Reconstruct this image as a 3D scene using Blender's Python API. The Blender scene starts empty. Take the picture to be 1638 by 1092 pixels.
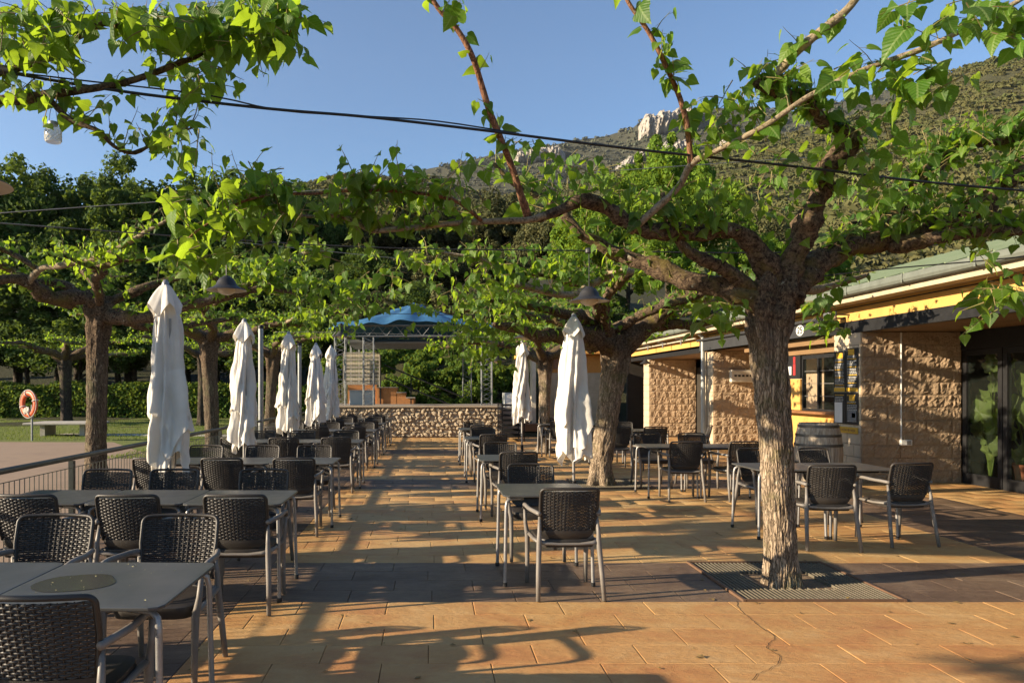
import bpy, math, random
import numpy as np
from mathutils import Vector, Matrix, noise, Euler

R = math.radians
PI = math.pi
random.seed(7)
RNG = np.random.default_rng(11)
scn = bpy.context.scene
col = scn.collection

# ------------------------------------------------------------------ camera
H = 1.62            # eye height
FP = 1150.0         # focal length in photo pixels
VX, VY = 690.0, 620.0
cam_d = bpy.data.cameras.new('camera')
cam = bpy.data.objects.new('camera', cam_d); col.objects.link(cam)
cam.location = (0, 0, H); cam.rotation_euler = (R(90), 0, 0)
cam_d.sensor_width = 36; cam_d.lens = FP / 1638 * 36
cam_d.shift_x = (819 - VX) / 1638; cam_d.shift_y = -(546 - VY) / 1638
cam_d.clip_start = 0.05; cam_d.clip_end = 6000
scn.camera = cam

# ------------------------------------------------------------------ light
SUN_EL = 17.0
sd = Vector((1.0, 0.20, 0)).normalized()          # direction shadows fall
world = bpy.data.worlds.new('World'); scn.world = world; world.use_nodes = True
wn = world.node_tree; wn.nodes.clear()
sky = wn.nodes.new('ShaderNodeTexSky'); sky.sky_type = 'NISHITA'; sky.sun_disc = False
sky.sun_elevation = R(SUN_EL)
sky.sun_rotation = math.atan2(-sd.x, -sd.y)
sky.air_density = 1.0; sky.dust_density = 0.35; sky.ozone_density = 3.6; sky.altitude = 300
bg = wn.nodes.new('ShaderNodeBackground'); bg.inputs['Strength'].default_value = 0.078
wo = wn.nodes.new('ShaderNodeOutputWorld')
wn.links.new(sky.outputs[0], bg.inputs[0]); wn.links.new(bg.outputs[0], wo.inputs[0])
sl = bpy.data.lights.new('sun', 'SUN'); sl.energy = 5.0; sl.angle = R(0.55); sl.color = (1.0, 0.83, 0.60)
so = bpy.data.objects.new('sun', sl); col.objects.link(so)
ldir = Vector((sd.x * math.cos(R(SUN_EL)), sd.y * math.cos(R(SUN_EL)), -math.sin(R(SUN_EL))))
so.rotation_euler = ldir.to_track_quat('-Z', 'Y').to_euler(); so.location = (-20, -5, 12)
scn.view_settings.view_transform = 'Standard'; scn.view_settings.look = 'None'
scn.view_settings.gamma = 1.0; scn.view_settings.use_curve_mapping = False
scn.view_settings.exposure = 1.42
scn.cycles.max_bounces = 6; scn.cycles.transparent_max_bounces = 8

# ------------------------------------------------------------------ helpers
def P(px, py, Y):
    return Vector(((px - VX) * Y / FP, Y, H - (py - VY) * Y / FP))

def tag(o, label=None, cat=None, group=None, kind=None):
    if label: o['label'] = label
    if cat: o['category'] = cat
    if group: o['group'] = group
    if kind: o['kind'] = kind
    return o

def empty(name, loc=(0, 0, 0), rz=0, label=None, cat=None, group=None):
    o = bpy.data.objects.new(name, None); col.objects.link(o)
    o.location = loc; o.rotation_euler = (0, 0, rz); o.empty_display_size = .2
    return tag(o, label, cat, group)

KIDS = {}
def link(name, me, mat=None, parent=None, loc=None, rot=None):
    o = bpy.data.objects.new(name, me); col.objects.link(o)
    if mat and not me.materials: me.materials.append(mat)
    if parent is not None:
        o.parent = parent; KIDS.setdefault(parent.name, []).append(o)
    if loc is not None: o.location = loc
    if rot is not None: o.rotation_euler = rot
    return o

def copy_tree(o, parent=None):
    c = o.copy(); col.objects.link(c)
    if parent is not None:
        c.parent = parent; KIDS.setdefault(parent.name, []).append(c)
    for ch in list(KIDS.get(o.name, [])):
        copy_tree(ch, c)
    return c

class MB:
    def __init__(s): s.v = []; s.f = []
    def add(s, v, f):
        n = len(s.v); s.v += [tuple(p) for p in v]; s.f += [tuple(i + n for i in q) for q in f]
    def box(s, c, d, rot=None, bev=0):
        x, y, z = d[0] / 2, d[1] / 2, d[2] / 2
        if bev:
            b = min(bev, x * .9, y * .9, z * .9)
            vs = []; idx = {}
            for sx in (-1, 1):
                for sy in (-1, 1):
                    for sz in (-1, 1):
                        for k in range(3):
                            q = [sx * x, sy * y, sz * z]
                            for m in range(3):
                                if m != k: q[m] -= (sx, sy, sz)[m] * b
                            idx[(sx, sy, sz, k)] = len(vs); vs.append(Vector(q))
            fs = []
            for k in range(3):
                a, bb = [(1, 2), (2, 0), (0, 1)][k]
                for sg in (-1, 1):
                    ring = []
                    for (u, w) in ((-1, -1), (1, -1), (1, 1), (-1, 1)):
                        t = [0, 0, 0]; t[k] = sg; t[a] = u; t[bb] = w
                        ring.append(idx[(t[0], t[1], t[2], k)])
                    fs.append(ring if sg > 0 else ring[::-1])
            for k in range(3):      # edges along axis k
                a, bb = [(1, 2), (2, 0), (0, 1)][k]
                for u in (-1, 1):
                    for w in (-1, 1):
                        t0 = [0, 0, 0]; t0[k] = -1; t0[a] = u; t0[bb] = w
                        t1 = list(t0); t1[k] = 1
                        q = [idx[(*t0, a)], idx[(*t1, a)], idx[(*t1, bb)], idx[(*t0, bb)]]
                        fs.append(q if u * w < 0 else q[::-1])
            for sx in (-1, 1):
                for sy in (-1, 1):
                    for sz in (-1, 1):
                        q = [idx[(sx, sy, sz, k)] for k in range(3)]
                        fs.append(q if sx * sy * sz > 0 else q[::-1])
        else:
            vs = [Vector((i * x, j * y, k * z)) for i in (-1, 1) for j in (-1, 1) for k in (-1, 1)]
            fs = [(0, 1, 3, 2), (4, 6, 7, 5), (0, 4, 5, 1), (2, 3, 7, 6), (0, 2, 6, 4), (1, 5, 7, 3)]
        if rot is not None:
            m = Euler(rot).to_matrix(); vs = [m @ q for q in vs]
        c = Vector(c); s.add([q + c for q in vs], fs)
    def tube(s, pts, r, n=8, cap=True, flat=1.0):
        pts = [Vector(p) for p in pts]
        if not isinstance(r, (list, tuple)): r = [r] * len(pts)
        base = len(s.v); prev = None
        for i, p in enumerate(pts):
            t = (pts[min(i + 1, len(pts) - 1)] - pts[max(i - 1, 0)]).normalized()
            if prev is None:
                a = Vector((0, 0, 1)) if abs(t.z) < .9 else Vector((1, 0, 0))
                u = t.cross(a).normalized()
            else:
                u = (prev - t * prev.dot(t)).normalized()
            prev = u; w = t.cross(u)
            for k in range(n):
                an = 2 * PI * k / n
                s.v.append(tuple(p + (u * math.cos(an) + w * math.sin(an) * flat) * r[i]))
        for i in range(len(pts) - 1):
            for k in range(n):
                a = base + i * n + k; b = base + i * n + (k + 1) % n
                s.f.append((a, b, b + n, a + n))
        if cap:
            s.f.append(tuple(base + k for k in range(n))[::-1])
            s.f.append(tuple(base + (len(pts) - 1) * n + k for k in range(n)))
    def lathe(s, prof, n=24, c=(0, 0, 0)):
        base = len(s.v)
        for (r, z) in prof:
            for k in range(n):
                a = 2 * PI * k / n
                s.v.append((c[0] + r * math.cos(a), c[1] + r * math.sin(a), c[2] + z))
        for i in range(len(prof) - 1):
            for k in range(n):
                a = base + i * n + k; b = base + i * n + (k + 1) % n
                s.f.append((a, b, b + n, a + n))
    def prism(s, poly, axis, a, b):
        """poly: 2D points; axis 0/1/2 is the extrusion direction"""
        def mk(p, t):
            q = [0, 0, 0]; o = [i for i in range(3) if i != axis]
            q[o[0]] = p[0]; q[o[1]] = p[1]; q[axis] = t; return q
        n = len(poly)
        vs = [mk(p, a) for p in poly] + [mk(p, b) for p in poly]
        fs = [tuple(range(n))[::-1], tuple(range(n, 2 * n))] + [(i, (i + 1) % n, n + (i + 1) % n, n + i) for i in range(n)]
        s.add(vs, fs)
    def mesh(s, name, smooth=False, fix=True):
        me = bpy.data.meshes.new(name); me.from_pydata(s.v, [], s.f)
        if fix:
            import bmesh
            bm = bmesh.new(); bm.from_mesh(me); bmesh.ops.recalc_face_normals(bm, faces=bm.faces); bm.to_mesh(me); bm.free()
        if smooth:
            me.polygons.foreach_set('use_smooth', [True] * len(me.polygons))
            if smooth == 'auto':
                me.set_sharp_from_angle(angle=R(40))
        me.update(); return me
    def build(s, name, mat, parent=None, smooth=False, fix=True):
        return link(name, s.mesh(name, smooth, fix), mat, parent)

def np_mesh(name, V, F, attrs=None, smooth=False):
    """V (n,3), F (m,k) all faces same size"""
    me = bpy.data.meshes.new(name)
    n, (m, k) = len(V), F.shape
    me.vertices.add(n); me.vertices.foreach_set('co', V.astype(np.float32).ravel())
    me.loops.add(m * k); me.loops.foreach_set('vertex_index', F.astype(np.int32).ravel())
    me.polygons.add(m); me.polygons.foreach_set('loop_start', np.arange(0, m * k, k, dtype=np.int32))
    me.polygons.foreach_set('loop_total', np.full(m, k, dtype=np.int32))
    if smooth: me.polygons.foreach_set('use_smooth', np.ones(m, dtype=bool))
    for nm, (typ, arr) in (attrs or {}).items():
        a = me.attributes.new(nm, typ, 'POINT')
        a.data.foreach_set('value' if typ == 'FLOAT' else 'vector', arr.astype(np.float32).ravel())
    me.update(calc_edges=True); me.validate(); return me

def smooth_path(pts, step=.06):
    """Catmull-Rom through pts (Vector), radius in a parallel list of tuples (Vector, r)"""
    out = []
    n = len(pts)
    for i in range(n - 1):
        p0 = pts[max(i - 1, 0)]; p1 = pts[i]; p2 = pts[i + 1]; p3 = pts[min(i + 2, n - 1)]
        L = (p2[0] - p1[0]).length; k = max(1, int(L / step))
        for j in range(k):
            t = j / k
            q = .5 * ((2 * p1[0]) + (p2[0] - p0[0]) * t + (2 * p0[0] - 5 * p1[0] + 4 * p2[0] - p3[0]) * t * t + (3 * p1[0] - p0[0] - 3 * p2[0] + p3[0]) * t ** 3)
            out.append((q, p1[1] + (p2[1] - p1[1]) * t))
    out.append(pts[-1]); return out

# ------------------------------------------------------------------ materials
class NT:
    def __init__(s, name):
        s.m = bpy.data.materials.new(name); s.m.use_nodes = True; s.t = s.m.node_tree
        s.t.nodes.clear(); s.out = s.n('OutputMaterial')
    def n(s, typ, **kw):
        nd = s.t.nodes.new('ShaderNode' + typ)
        for k, v in kw.items():
            if k in nd.inputs: nd.inputs[k].default_value = v
            else: setattr(nd, k, v)
        return nd
    def l(s, a, b): s.t.links.new(a, b)
    def coord(s, kind='Object', scale=(1, 1, 1), rand=True):
        tc = s.n('TexCoord'); mp = s.n('Mapping'); mp.inputs['Scale'].default_value = scale
        s.l(tc.outputs[kind], mp.inputs['Vector'])
        if rand:
            oi = s.n('ObjectInfo'); ml = s.n('Math', operation='MULTIPLY'); ml.inputs[1].default_value = 37.0
            s.l(oi.outputs['Random'], ml.inputs[0]); s.l(ml.outputs[0], mp.inputs['Location'])
        return mp.outputs[0]
    def noise(s, vec, scale, detail=6, rough=.6, dist=0):
        nd = s.n('TexNoise'); nd.inputs['Scale'].default_value = scale; nd.inputs['Detail'].default_value = detail
        nd.inputs['Roughness'].default_value = rough; nd.inputs['Distortion'].default_value = dist
        s.l(vec, nd.inputs['Vector']); return nd.outputs['Fac']
    def ramp(s, fac, stops):
        nd = s.n('ValToRGB'); cr = nd.color_ramp
        while len(cr.elements) > 1: cr.elements.remove(cr.elements[-1])
        for i, (p, c) in enumerate(stops):
            e = cr.elements[0] if i == 0 else cr.elements.new(p)
            e.position = p; e.color = (*c, 1) if len(c) == 3 else c
        s.l(fac, nd.inputs[0]); return nd.outputs[0]
    def mix(s, fac, a, b, mode='MIX'):
        nd = s.n('Mix', data_type='RGBA', blend_type=mode)
        for sock, v in ((0, fac), (6, a), (7, b)):
            if hasattr(v, 'links'): s.l(v, nd.inputs[sock])
            else: nd.inputs[sock].default_value = v if sock == 0 else ((*v, 1) if len(v) == 3 else v)
        return nd.outputs[2]
    def math(s, op, a, b=None):
        nd = s.n('Math', operation=op)
        for i, v in enumerate((a, b)):
            if v is None: continue
            if hasattr(v, 'links'): s.l(v, nd.inputs[i])
            else: nd.inputs[i].default_value = v
        return nd.outputs[0]
    def bump(s, h, strength=.5, dist=.01, prev=None):
        nd = s.n('Bump'); nd.inputs['Strength'].default_value = strength; nd.inputs['Distance'].default_value = dist
        s.l(h, nd.inputs['Height'])
        if prev is not None: s.l(prev, nd.inputs['Normal'])
        return nd.outputs[0]
    def bsdf(s, color, rough=.6, normal=None, metal=0, spec=.5, coat=0, **kw):
        b = s.n('BsdfPrincipled')
        for nm, v in (('Base Color', color), ('Roughness', rough), ('Metallic', metal), ('Specular IOR Level', spec), ('Coat Weight', coat)):
            if hasattr(v, 'links'): s.l(v, b.inputs[nm])
            else: b.inputs[nm].default_value = (*v, 1) if nm == 'Base Color' and len(v) == 3 else v
        if normal is not None: s.l(normal, b.inputs['Normal'])
        for k, v in kw.items(): b.inputs[k.replace('_', ' ')].default_value = v
        s.l(b.outputs[0], s.out.inputs[0]); return b

def simple(name, c1, c2=None, scale=6, rough=.6, bump=0, bscale=60, metal=0, stretch=(1, 1, 1), spec=.4, dist=.004, coord='Object', rvar=.12):
    t = NT(name); v = t.coord(coord, stretch)
    c2 = c2 or tuple(x * .75 for x in c1)
    f = t.noise(v, scale, 8, .65)
    c = t.ramp(f, [(.32, c1), (.68, c2)])
    nrm = t.bump(t.noise(v, bscale, 5), bump, dist) if bump else None
    rf = t.math('ADD', t.math('MULTIPLY', t.noise(v, scale * 2.3, 4), rvar), rough - rvar / 2)
    t.bsdf(c, rf, nrm, metal, spec); return t.m

M = {}
M['alu'] = simple('brushed_grey_metal', (.33, .32, .31), (.24, .235, .23), 9, .42, .15, 90, metal=.55)
M['galv'] = simple('galvanised_steel', (.27, .28, .28), (.19, .20, .20), 14, .45, .1, 60, metal=.6)
M['chair_frame'] = simple('chair_frame_resin', (.20, .18, .16), (.14, .125, .11), 6, .48, .12, 300, spec=.4)
M['chair_weave'] = simple('chair_weave_resin', (.036, .030, .025), (.026, .022, .019), 8, .46, .2, 260, spec=.4)
M['table_top'] = None
M['black_metal'] = simple('dark_painted_metal', (.012, .012, .013), (.02, .02, .021), 8, .5, .1, 80, spec=.25)
M['rail'] = simple('dark_green_railing_paint', (.035, .042, .038), (.055, .058, .05), 10, .38, .1, 90)
M['wire'] = simple('fence_wire', (.14, .14, .11), (.09, .095, .08), 20, .5, metal=.3)
M['cable'] = simple('black_cable_rubber', (.012, .013, .016), (.02, .02, .022), 8, .5)
M['steelwire'] = simple('steel_wire', (.3, .3, .28), (.22, .22, .2), 8, .45, metal=.5)
M['lamp_dark'] = simple('enamel_dark', (.016, .016, .018), (.03, .028, .027), 9, .5)
M['lamp_in'] = simple('enamel_cream', (.5, .46, .38), (.4, .37, .3), 9, .45)
M['white_paint'] = simple('white_paint', (.72, .71, .67), (.62, .6, .55), 5, .5, .1, 40)
M['cream_trim'] = simple('cream_trim', (.62, .56, .44), (.5, .44, .34), 4, .6, .15, 30)
M['cream_dark'] = simple('darker_cream_board', (.44, .37, .26), (.33, .27, .18), 4, .75, .3, 40)  # evenly darker tone of the cream trim
M['yellow_wall'] = simple('ochre_yellow_render', (.60, .34, .09), (.48, .26, .07), 1.5, .8, .25, 120)
M['orange_wall'] = simple('orange_render', (.62, .30, .07), (.5, .22, .05), 3, .8, .25, 120)
M['brown_wood'] = simple('brown_soffit_boards', (.22, .13, .06), (.14, .085, .04), 4, .7, .3, 60, stretch=(1, .2, 1))
M['counter'] = simple('counter_wood', (.26, .12, .05), (.17, .08, .035), 5, .5, .2, 60, stretch=(.2, 1, 1))
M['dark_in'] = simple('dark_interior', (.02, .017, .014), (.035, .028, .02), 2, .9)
M['awning'] = simple('black_awning_cloth', (.022, .023, .025), (.032, .033, .035), 6, .75, .3, 300)
M['terracotta'] = simple('terracotta', (.40, .14, .06), (.32, .11, .05), 6, .8, .2, 50)
M['orange_plastic'] = simple('orange_buoy', (.62, .10, .03), (.5, .08, .025), 6, .5)
M['rope'] = simple('white_rope', (.62, .6, .54), (.5, .48, .42), 50, .9, .6, 200)
M['concrete'] = simple('pale_concrete', (.42, .39, .33), (.34, .31, .26), 6, .85, .35, 40)
M['capstone'] = simple('wall_coping', (.36, .29, .21), (.28, .22, .16), 5, .85, .3, 50)
M['mortar'] = simple('wall_mortar', (.40, .31, .22), (.32, .24, .165), 9, .95, .6, 60)
M['block_smooth'] = simple('smooth_block_face', (.50, .41, .29), (.42, .34, .23), 5, .9, .4, 200)
M['blue_tarp'] = simple('blue_tarpaulin', (.02, .085, .20), (.04, .14, .25), 2.5, .7, .6, 12)
M['roof_green'] = simple('green_sheet_roof', (.18, .23, .13), (.22, .26, .16), 3, .5, .1, 20)
M['gutter'] = simple('grey_gutter', (.15, .165, .14), (.11, .12, .10), 5, .5, .15, 30)
M['barrel_hoop'] = simple('barrel_hoop', (.10, .10, .10), (.14, .12, .10), 12, .45, .1, 60, metal=.7)
M['sign_black'] = simple('sign_black', (.015, .015, .017), (.02, .02, .02), 5, .45)
M['sign_white'] = simple('sign_white', (.6, .58, .54), (.5, .5, .48), 5, .6)
M['sign_yellow'] = simple('sign_yellow', (.55, .32, .03), (.48, .28, .03), 5, .55)
M['sign_red'] = simple('sign_red', (.35, .03, .03), (.25, .02, .02), 5, .6)
M['rock_far'] = simple('pale_rock', (.40, .36, .31), (.17, .15, .12), .09, .95, .8, .4, dist=2.0, coord='Object')
M['soil'] = simple('dry_soil', (.20, .13, .075), (.12, .085, .05), 3, .95, .6, 14, dist=.03)
M['step_orange'] = simple('orange_step_render', (.45, .2, .07), (.36, .16, .06), 5, .85, .2, 60)
M['bed_grey'] = simple('grey_stage_deck', (.24, .22, .19), (.18, .165, .15), 5, .85, .2, 60)

def glass(name, col=(.02, .025, .02), rough=.04, alpha=.20):
    t = NT(name)
    g = t.n('BsdfPrincipled'); g.inputs['Base Color'].default_value = (*col, 1); g.inputs['Roughness'].default_value = rough
    g.inputs['Specular IOR Level'].default_value = .7
    tr = t.n('BsdfTransparent'); mx = t.n('MixShader'); mx.inputs[0].default_value = alpha
    t.l(tr.outputs[0], mx.inputs[1]); t.l(g.outputs[0], mx.inputs[2]); t.l(mx.outputs[0], t.out.inputs[0]); return t.m
M['glass'] = glass('door_glass')
M['jar_glass'] = glass('jar_glass', (.7, .68, .6), .2, .5)

def mat_opal():
    t = NT('opal_glass'); t.bsdf((.70, .62, .48), .25, None, 0, .5, Subsurface_Weight=.0); return t.m
M['opal'] = mat_opal()

def mat_table():
    t = NT('table_top_grey'); v = t.coord('Object', (1, 1, 1))
    f = t.noise(v, 3, 6, .6); c = t.ramp(f, [(.3, (.052, .052, .050)), (.7, (.075, .074, .070))])
    sp = t.noise(v, 160, 3); c = t.mix(t.ramp(sp, [(.66, (0, 0, 0)), (.72, (.5, .5, .5))]), c, (.2, .19, .17))
    rf = t.math('ADD', t.math('MULTIPLY', t.noise(v, 5, 5), .28), .2)
    t.bsdf(c, rf, t.bump(t.noise(v, 500, 2), .05, .001), 0, .5); return t.m
M['table_top'] = mat_table()

def mat_leaf(name, dark, mid, light, trans=(.30, .42, .03), tw=.42, veins=True):
    t = NT(name)
    at = t.n('Attribute', attribute_name='tint'); oi = t.n('ObjectInfo')
    r = t.math('FRACT', t.math('ADD', at.outputs['Fac'], t.math('MULTIPLY', oi.outputs['Random'], 7.31)))
    c = t.ramp(r, [(0, dark), (.5, mid), (1, light)])
    tc = t.ramp(r, [(0, tuple(x * .7 for x in trans)), (1, trans)])
    nrm = None
    if veins:
        lu = t.n('Attribute', attribute_name='leafuv'); sx = t.n('SeparateXYZ'); t.l(lu.outputs['Vector'], sx.inputs[0])
        au = t.math('ABSOLUTE', sx.outputs[0])
        mid_v = t.math('LESS_THAN', au, .035)
        w = t.math('SUBTRACT', sx.outputs[1], t.math('MULTIPLY', au, .75))
        s = t.math('SINE', t.math('MULTIPLY', w, 44.0))
        side = t.math('GREATER_THAN', s, .93)
        vn = t.math('MAXIMUM', mid_v, t.math('MULTIPLY', side, .7))
        c = t.mix(t.math('MULTIPLY', vn, .45), c, (.30, .38, .14))
        nrm = t.bump(t.math('MULTIPLY', s, .5), .5, .004)
    b = t.n('BsdfPrincipled'); b.inputs['Roughness'].default_value = .46 if veins else .8; b.inputs['Specular IOR Level'].default_value = .32 if veins else .12
    t.l(c, b.inputs['Base Color']); 
    tl = t.n('BsdfTranslucent'); t.l(tc, tl.inputs[0])
    if nrm is not None: t.l(nrm, b.inputs['Normal'])
    mx = t.n('MixShader'); mx.inputs[0].default_value = tw
    t.l(b.outputs[0], mx.inputs[1]); t.l(tl.outputs[0], mx.inputs[2]); t.l(mx.outputs[0], t.out.inputs[0]); return t.m
M['leaf'] = mat_leaf('mulberry_leaf', (.020, .065, .008), (.055, .14, .012), (.13, .215, .02), (.40, .58, .03), .48)
M['leaf_wood'] = mat_leaf('woodland_leaf', (.030, .060, .018), (.055, .095, .024), (.085, .13, .032), (.20, .28, .03), .35, False)
M['leaf_olive'] = mat_leaf('olive_leaf', (.05, .06, .024), (.08, .085, .034), (.12, .115, .045), (.13, .12, .04), .25, False)
M['leaf_bright'] = mat_leaf('spring_leaf', (.09, .16, .02), (.13, .22, .025), (.19, .28, .03), (.36, .46, .03), .4, False)
M['leaf_hedge'] = mat_leaf('hedge_leaf', (.05, .10, .02), (.085, .15, .026), (.13, .20, .035), (.3, .38, .04), .35, False)
M['grass'] = mat_leaf('grass_blade', (.06, .10, .02), (.09, .14, .025), (.13, .18, .035), (.22, .28, .04), .35, False)

def mat_bark(name, c1, c2, moss=(.10, .10, .03), furrow=True, mossy=.5, str_=.9, topc=False):
    t = NT(name); v = t.coord('Object', (1, 1, .11) if furrow else (1, 1, 1), rand=False)
    vo = t.coord('Object', (1, 1, 1), rand=False)
    f = t.noise(v, 34, 8, .7, .6)
    c = t.ramp(f, [(.36, tuple(x * .22 for x in c2)), (.45, c2), (.60, c1)])
    if furrow:
        vr = t.n('TexVoronoi', feature='DISTANCE_TO_EDGE'); vr.inputs['Scale'].default_value = 46; 
        dv = t.n('VectorMath', operation='ADD'); wn_ = t.n('TexNoise'); wn_.inputs['Scale'].default_value = 9; t.l(vo, wn_.inputs['Vector'])
        sc_ = t.n('VectorMath', operation='SCALE'); sc_.inputs['Scale'].default_value = .06; t.l(wn_.outputs['Color'], sc_.inputs[0]); t.l(v, dv.inputs[0]); t.l(sc_.outputs[0], dv.inputs[1]); t.l(dv.outputs[0], vr.inputs['Vector'])
        cr = t.ramp(vr.outputs['Distance'], [(.0, (0, 0, 0)), (.16, (1, 1, 1))])
        c = t.mix(cr, tuple(x * .42 for x in c2), c); f = t.math('ADD', t.math('MULTIPLY', f, .5), t.math('MULTIPLY', cr, .35))
    big = t.noise(vo, 3.2, 6, .7)
    c = t.mix(t.ramp(big, [(.52, (0, 0, 0)), (.64, (mossy, mossy, mossy))]), c, moss)
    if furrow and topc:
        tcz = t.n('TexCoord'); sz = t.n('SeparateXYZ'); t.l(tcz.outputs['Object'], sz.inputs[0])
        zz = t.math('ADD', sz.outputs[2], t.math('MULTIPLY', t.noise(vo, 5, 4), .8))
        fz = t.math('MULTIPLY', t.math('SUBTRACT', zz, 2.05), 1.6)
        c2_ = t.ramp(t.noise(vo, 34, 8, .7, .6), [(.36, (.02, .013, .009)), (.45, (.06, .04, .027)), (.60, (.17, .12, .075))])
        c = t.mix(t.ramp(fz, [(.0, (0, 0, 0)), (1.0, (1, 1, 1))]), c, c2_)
    li = t.noise(vo, 11, 4, .6); c = t.mix(t.ramp(li, [(.66, (0, 0, 0)), (.70, (.55, .55, .55))]), c, (.36, .35, .27))
    nb = t.bump(f, str_, .02); nb = t.bump(t.noise(vo, 90, 6, .7), .4, .004, nb)
    t.bsdf(c, .9, nb, 0, .15); return t.m
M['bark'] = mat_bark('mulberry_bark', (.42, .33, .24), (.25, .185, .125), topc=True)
M['bark_limb'] = mat_bark('mulberry_limb_bark', (.17, .12, .075), (.06, .04, .027), (.13, .10, .03), False, .8, 1.0)
M['bark_shoot'] = mat_bark('young_shoot_bark', (.30, .15, .085), (.22, .105, .06), (.25, .16, .09), True, .3, .3)
M['bark_pale'] = mat_bark('pale_limb_bark', (.34, .27, .18), (.22, .17, .11), (.16, .13, .06), False, .5, .8)
M['bark_wood'] = mat_bark('woodland_bark', (.10, .08, .06), (.06, .045, .035))

def mat_tile(name, stops, warm=False):
    t = NT(name)
    tc = t.n('TexCoord'); geo = t.n('NewGeometry')
    pos = geo.outputs['Position']
    oi = t.n('ObjectInfo'); at = t.n('Attribute', attribute_name='tint')
    r = t.math('FRACT', t.math('ADD', at.outputs['Fac'], t.math('MULTIPLY', oi.outputs['Random'], 7.31)))
    mp = t.n('Mapping'); t.l(pos, mp.inputs[0]); mp.inputs['Scale'].default_value = (1, 1.9, 1)
    f = t.noise(mp.outputs[0], 1.1, 8, .68, .8)
    f2 = t.noise(pos, 14, 6, .7)
    ff = t.math('ADD', t.math('MULTIPLY', f, .8), t.math('MULTIPLY', f2, .2))
    ff = t.math('ADD', ff, t.math('MULTIPLY', t.math('SUBTRACT', r, .5), .10))
    c = t.ramp(ff, stops)
    if warm:
        sy = t.n('SeparateXYZ'); t.l(pos, sy.inputs[0]); g_ = t.math('MULTIPLY', t.math('ADD', sy.outputs[1], t.math('MULTIPLY', t.noise(pos, .8, 4), 2.0)), .1)
        c = t.mix(t.ramp(g_, [(.50, (.75, .75, .75)), (.72, (0, 0, 0))]), c, (1.0, .85, .80), 'MULTIPLY')
    sp = t.noise(pos, 75, 5, .75); c = t.mix(t.ramp(sp, [(.62, (0, 0, 0)), (.74, (.32, .32, .32))]), c, (.55, .43, .25))
    dk = t.noise(pos, 33, 6, .75); c = t.mix(t.ramp(dk, [(.28, (.55, .55, .55)), (.38, (0, 0, 0))]), c, (.10, .05, .02))
    st = t.noise(pos, .45, 5, .6); c = t.mix(t.ramp(st, [(.55, (0, 0, 0)), (.75, (.45, .45, .45))]), c, (.22, .13, .06))
    n1 = t.bump(t.noise(mp.outputs[0], 7, 8, .7), .55, .02); n2 = t.bump(f2, .45, .006, n1); n3 = t.bump(t.noise(pos, 120, 4), .25, .002, n2)
    rf = t.math('ADD', t.math('MULTIPLY', t.noise(pos, 4, 6), .35), .36)
    t.bsdf(c, rf, n3, 0, .4); return t.m
M['tile_ochre'] = mat_tile('ochre_stamped_tile', [(.30, (.37, .175, .070)), (.42, (.43, .225, .084)), (.52, (.47, .28, .107)), (.62, (.51, .335, .145)), (.75, (.41, .222, .090))], True)
M['tile_dark'] = mat_tile('brown_grey_stamped_tile', [(.30, (.075, .046, .028)), (.45, (.125, .08, .052)), (.58, (.17, .115, .074)), (.72, (.25, .18, .12))])

def mat_block(name, c1, c2):
    t = NT(name); v = t.coord('Object'); geo = t.n('NewGeometry'); oi = t.n('ObjectInfo')
    f = t.noise(geo.outputs['Position'], 9, 8, .7); c = t.ramp(f, [(.3, c2), (.6, c1)])
    c = t.mix(t.math('MULTIPLY', oi.outputs['Random'], .35), c, tuple(x * .6 for x in c1))
    s = t.noise(geo.outputs['Position'], 60, 5, .7); c = t.mix(t.ramp(s, [(.3, (.6, .6, .6)), (.42, (0, 0, 0))]), c, tuple(x * .4 for x in c2))
    vo = t.n('TexVoronoi'); vo.inputs['Scale'].default_value = 38; t.l(geo.outputs['Position'], vo.inputs['Vector'])
    nb = t.bump(t.noise(geo.outputs['Position'], 30, 8, .8, .4), 1.0, .05); nb = t.bump(vo.outputs['Distance'], .6, .008, nb)
    t.bsdf(c, .92, nb, 0, .2); return t.m
M['block'] = mat_block('split_face_block', (.53, .38, .24), (.42, .29, .175))
M['stone'] = mat_block('rubble_stone', (.50, .41, .29), (.36, .27, .18))

def mat_cloth():
    t = NT('white_parasol_cloth'); v = t.coord('Object')
    f = t.noise(v, 4, 6); c = t.ramp(f, [(.3, (.77, .74, .69)), (.7, (.66, .62, .56))])
    b = t.bsdf(c, .8, t.bump(t.noise(v, 7, 5, .6), .35, .02), 0, .2)
    tl = t.n('BsdfTranslucent'); tl.inputs[0].default_value = (.75, .68, .55, 1)
    mx = t.n('MixShader'); mx.inputs[0].default_value = .18
    t.l(b.outputs[0], mx.inputs[1]); t.l(tl.outputs[0], mx.inputs[2]); t.l(mx.outputs[0], t.out.inputs[0]); return t.m
M['cloth'] = mat_cloth()

def mat_oak():
    t = NT('weathered_oak_stave'); v = t.coord('Object', (3, 3, .25))
    f = t.noise(v, 12, 8, .7); c = t.ramp(f, [(.3, (.18, .135, .10)), (.5, (.38, .31, .23)), (.7, (.50, .43, .34))])
    t.bsdf(c, .75, t.bump(f, .5, .004), 0, .3); return t.m
M['oak'] = mat_oak()

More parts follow.
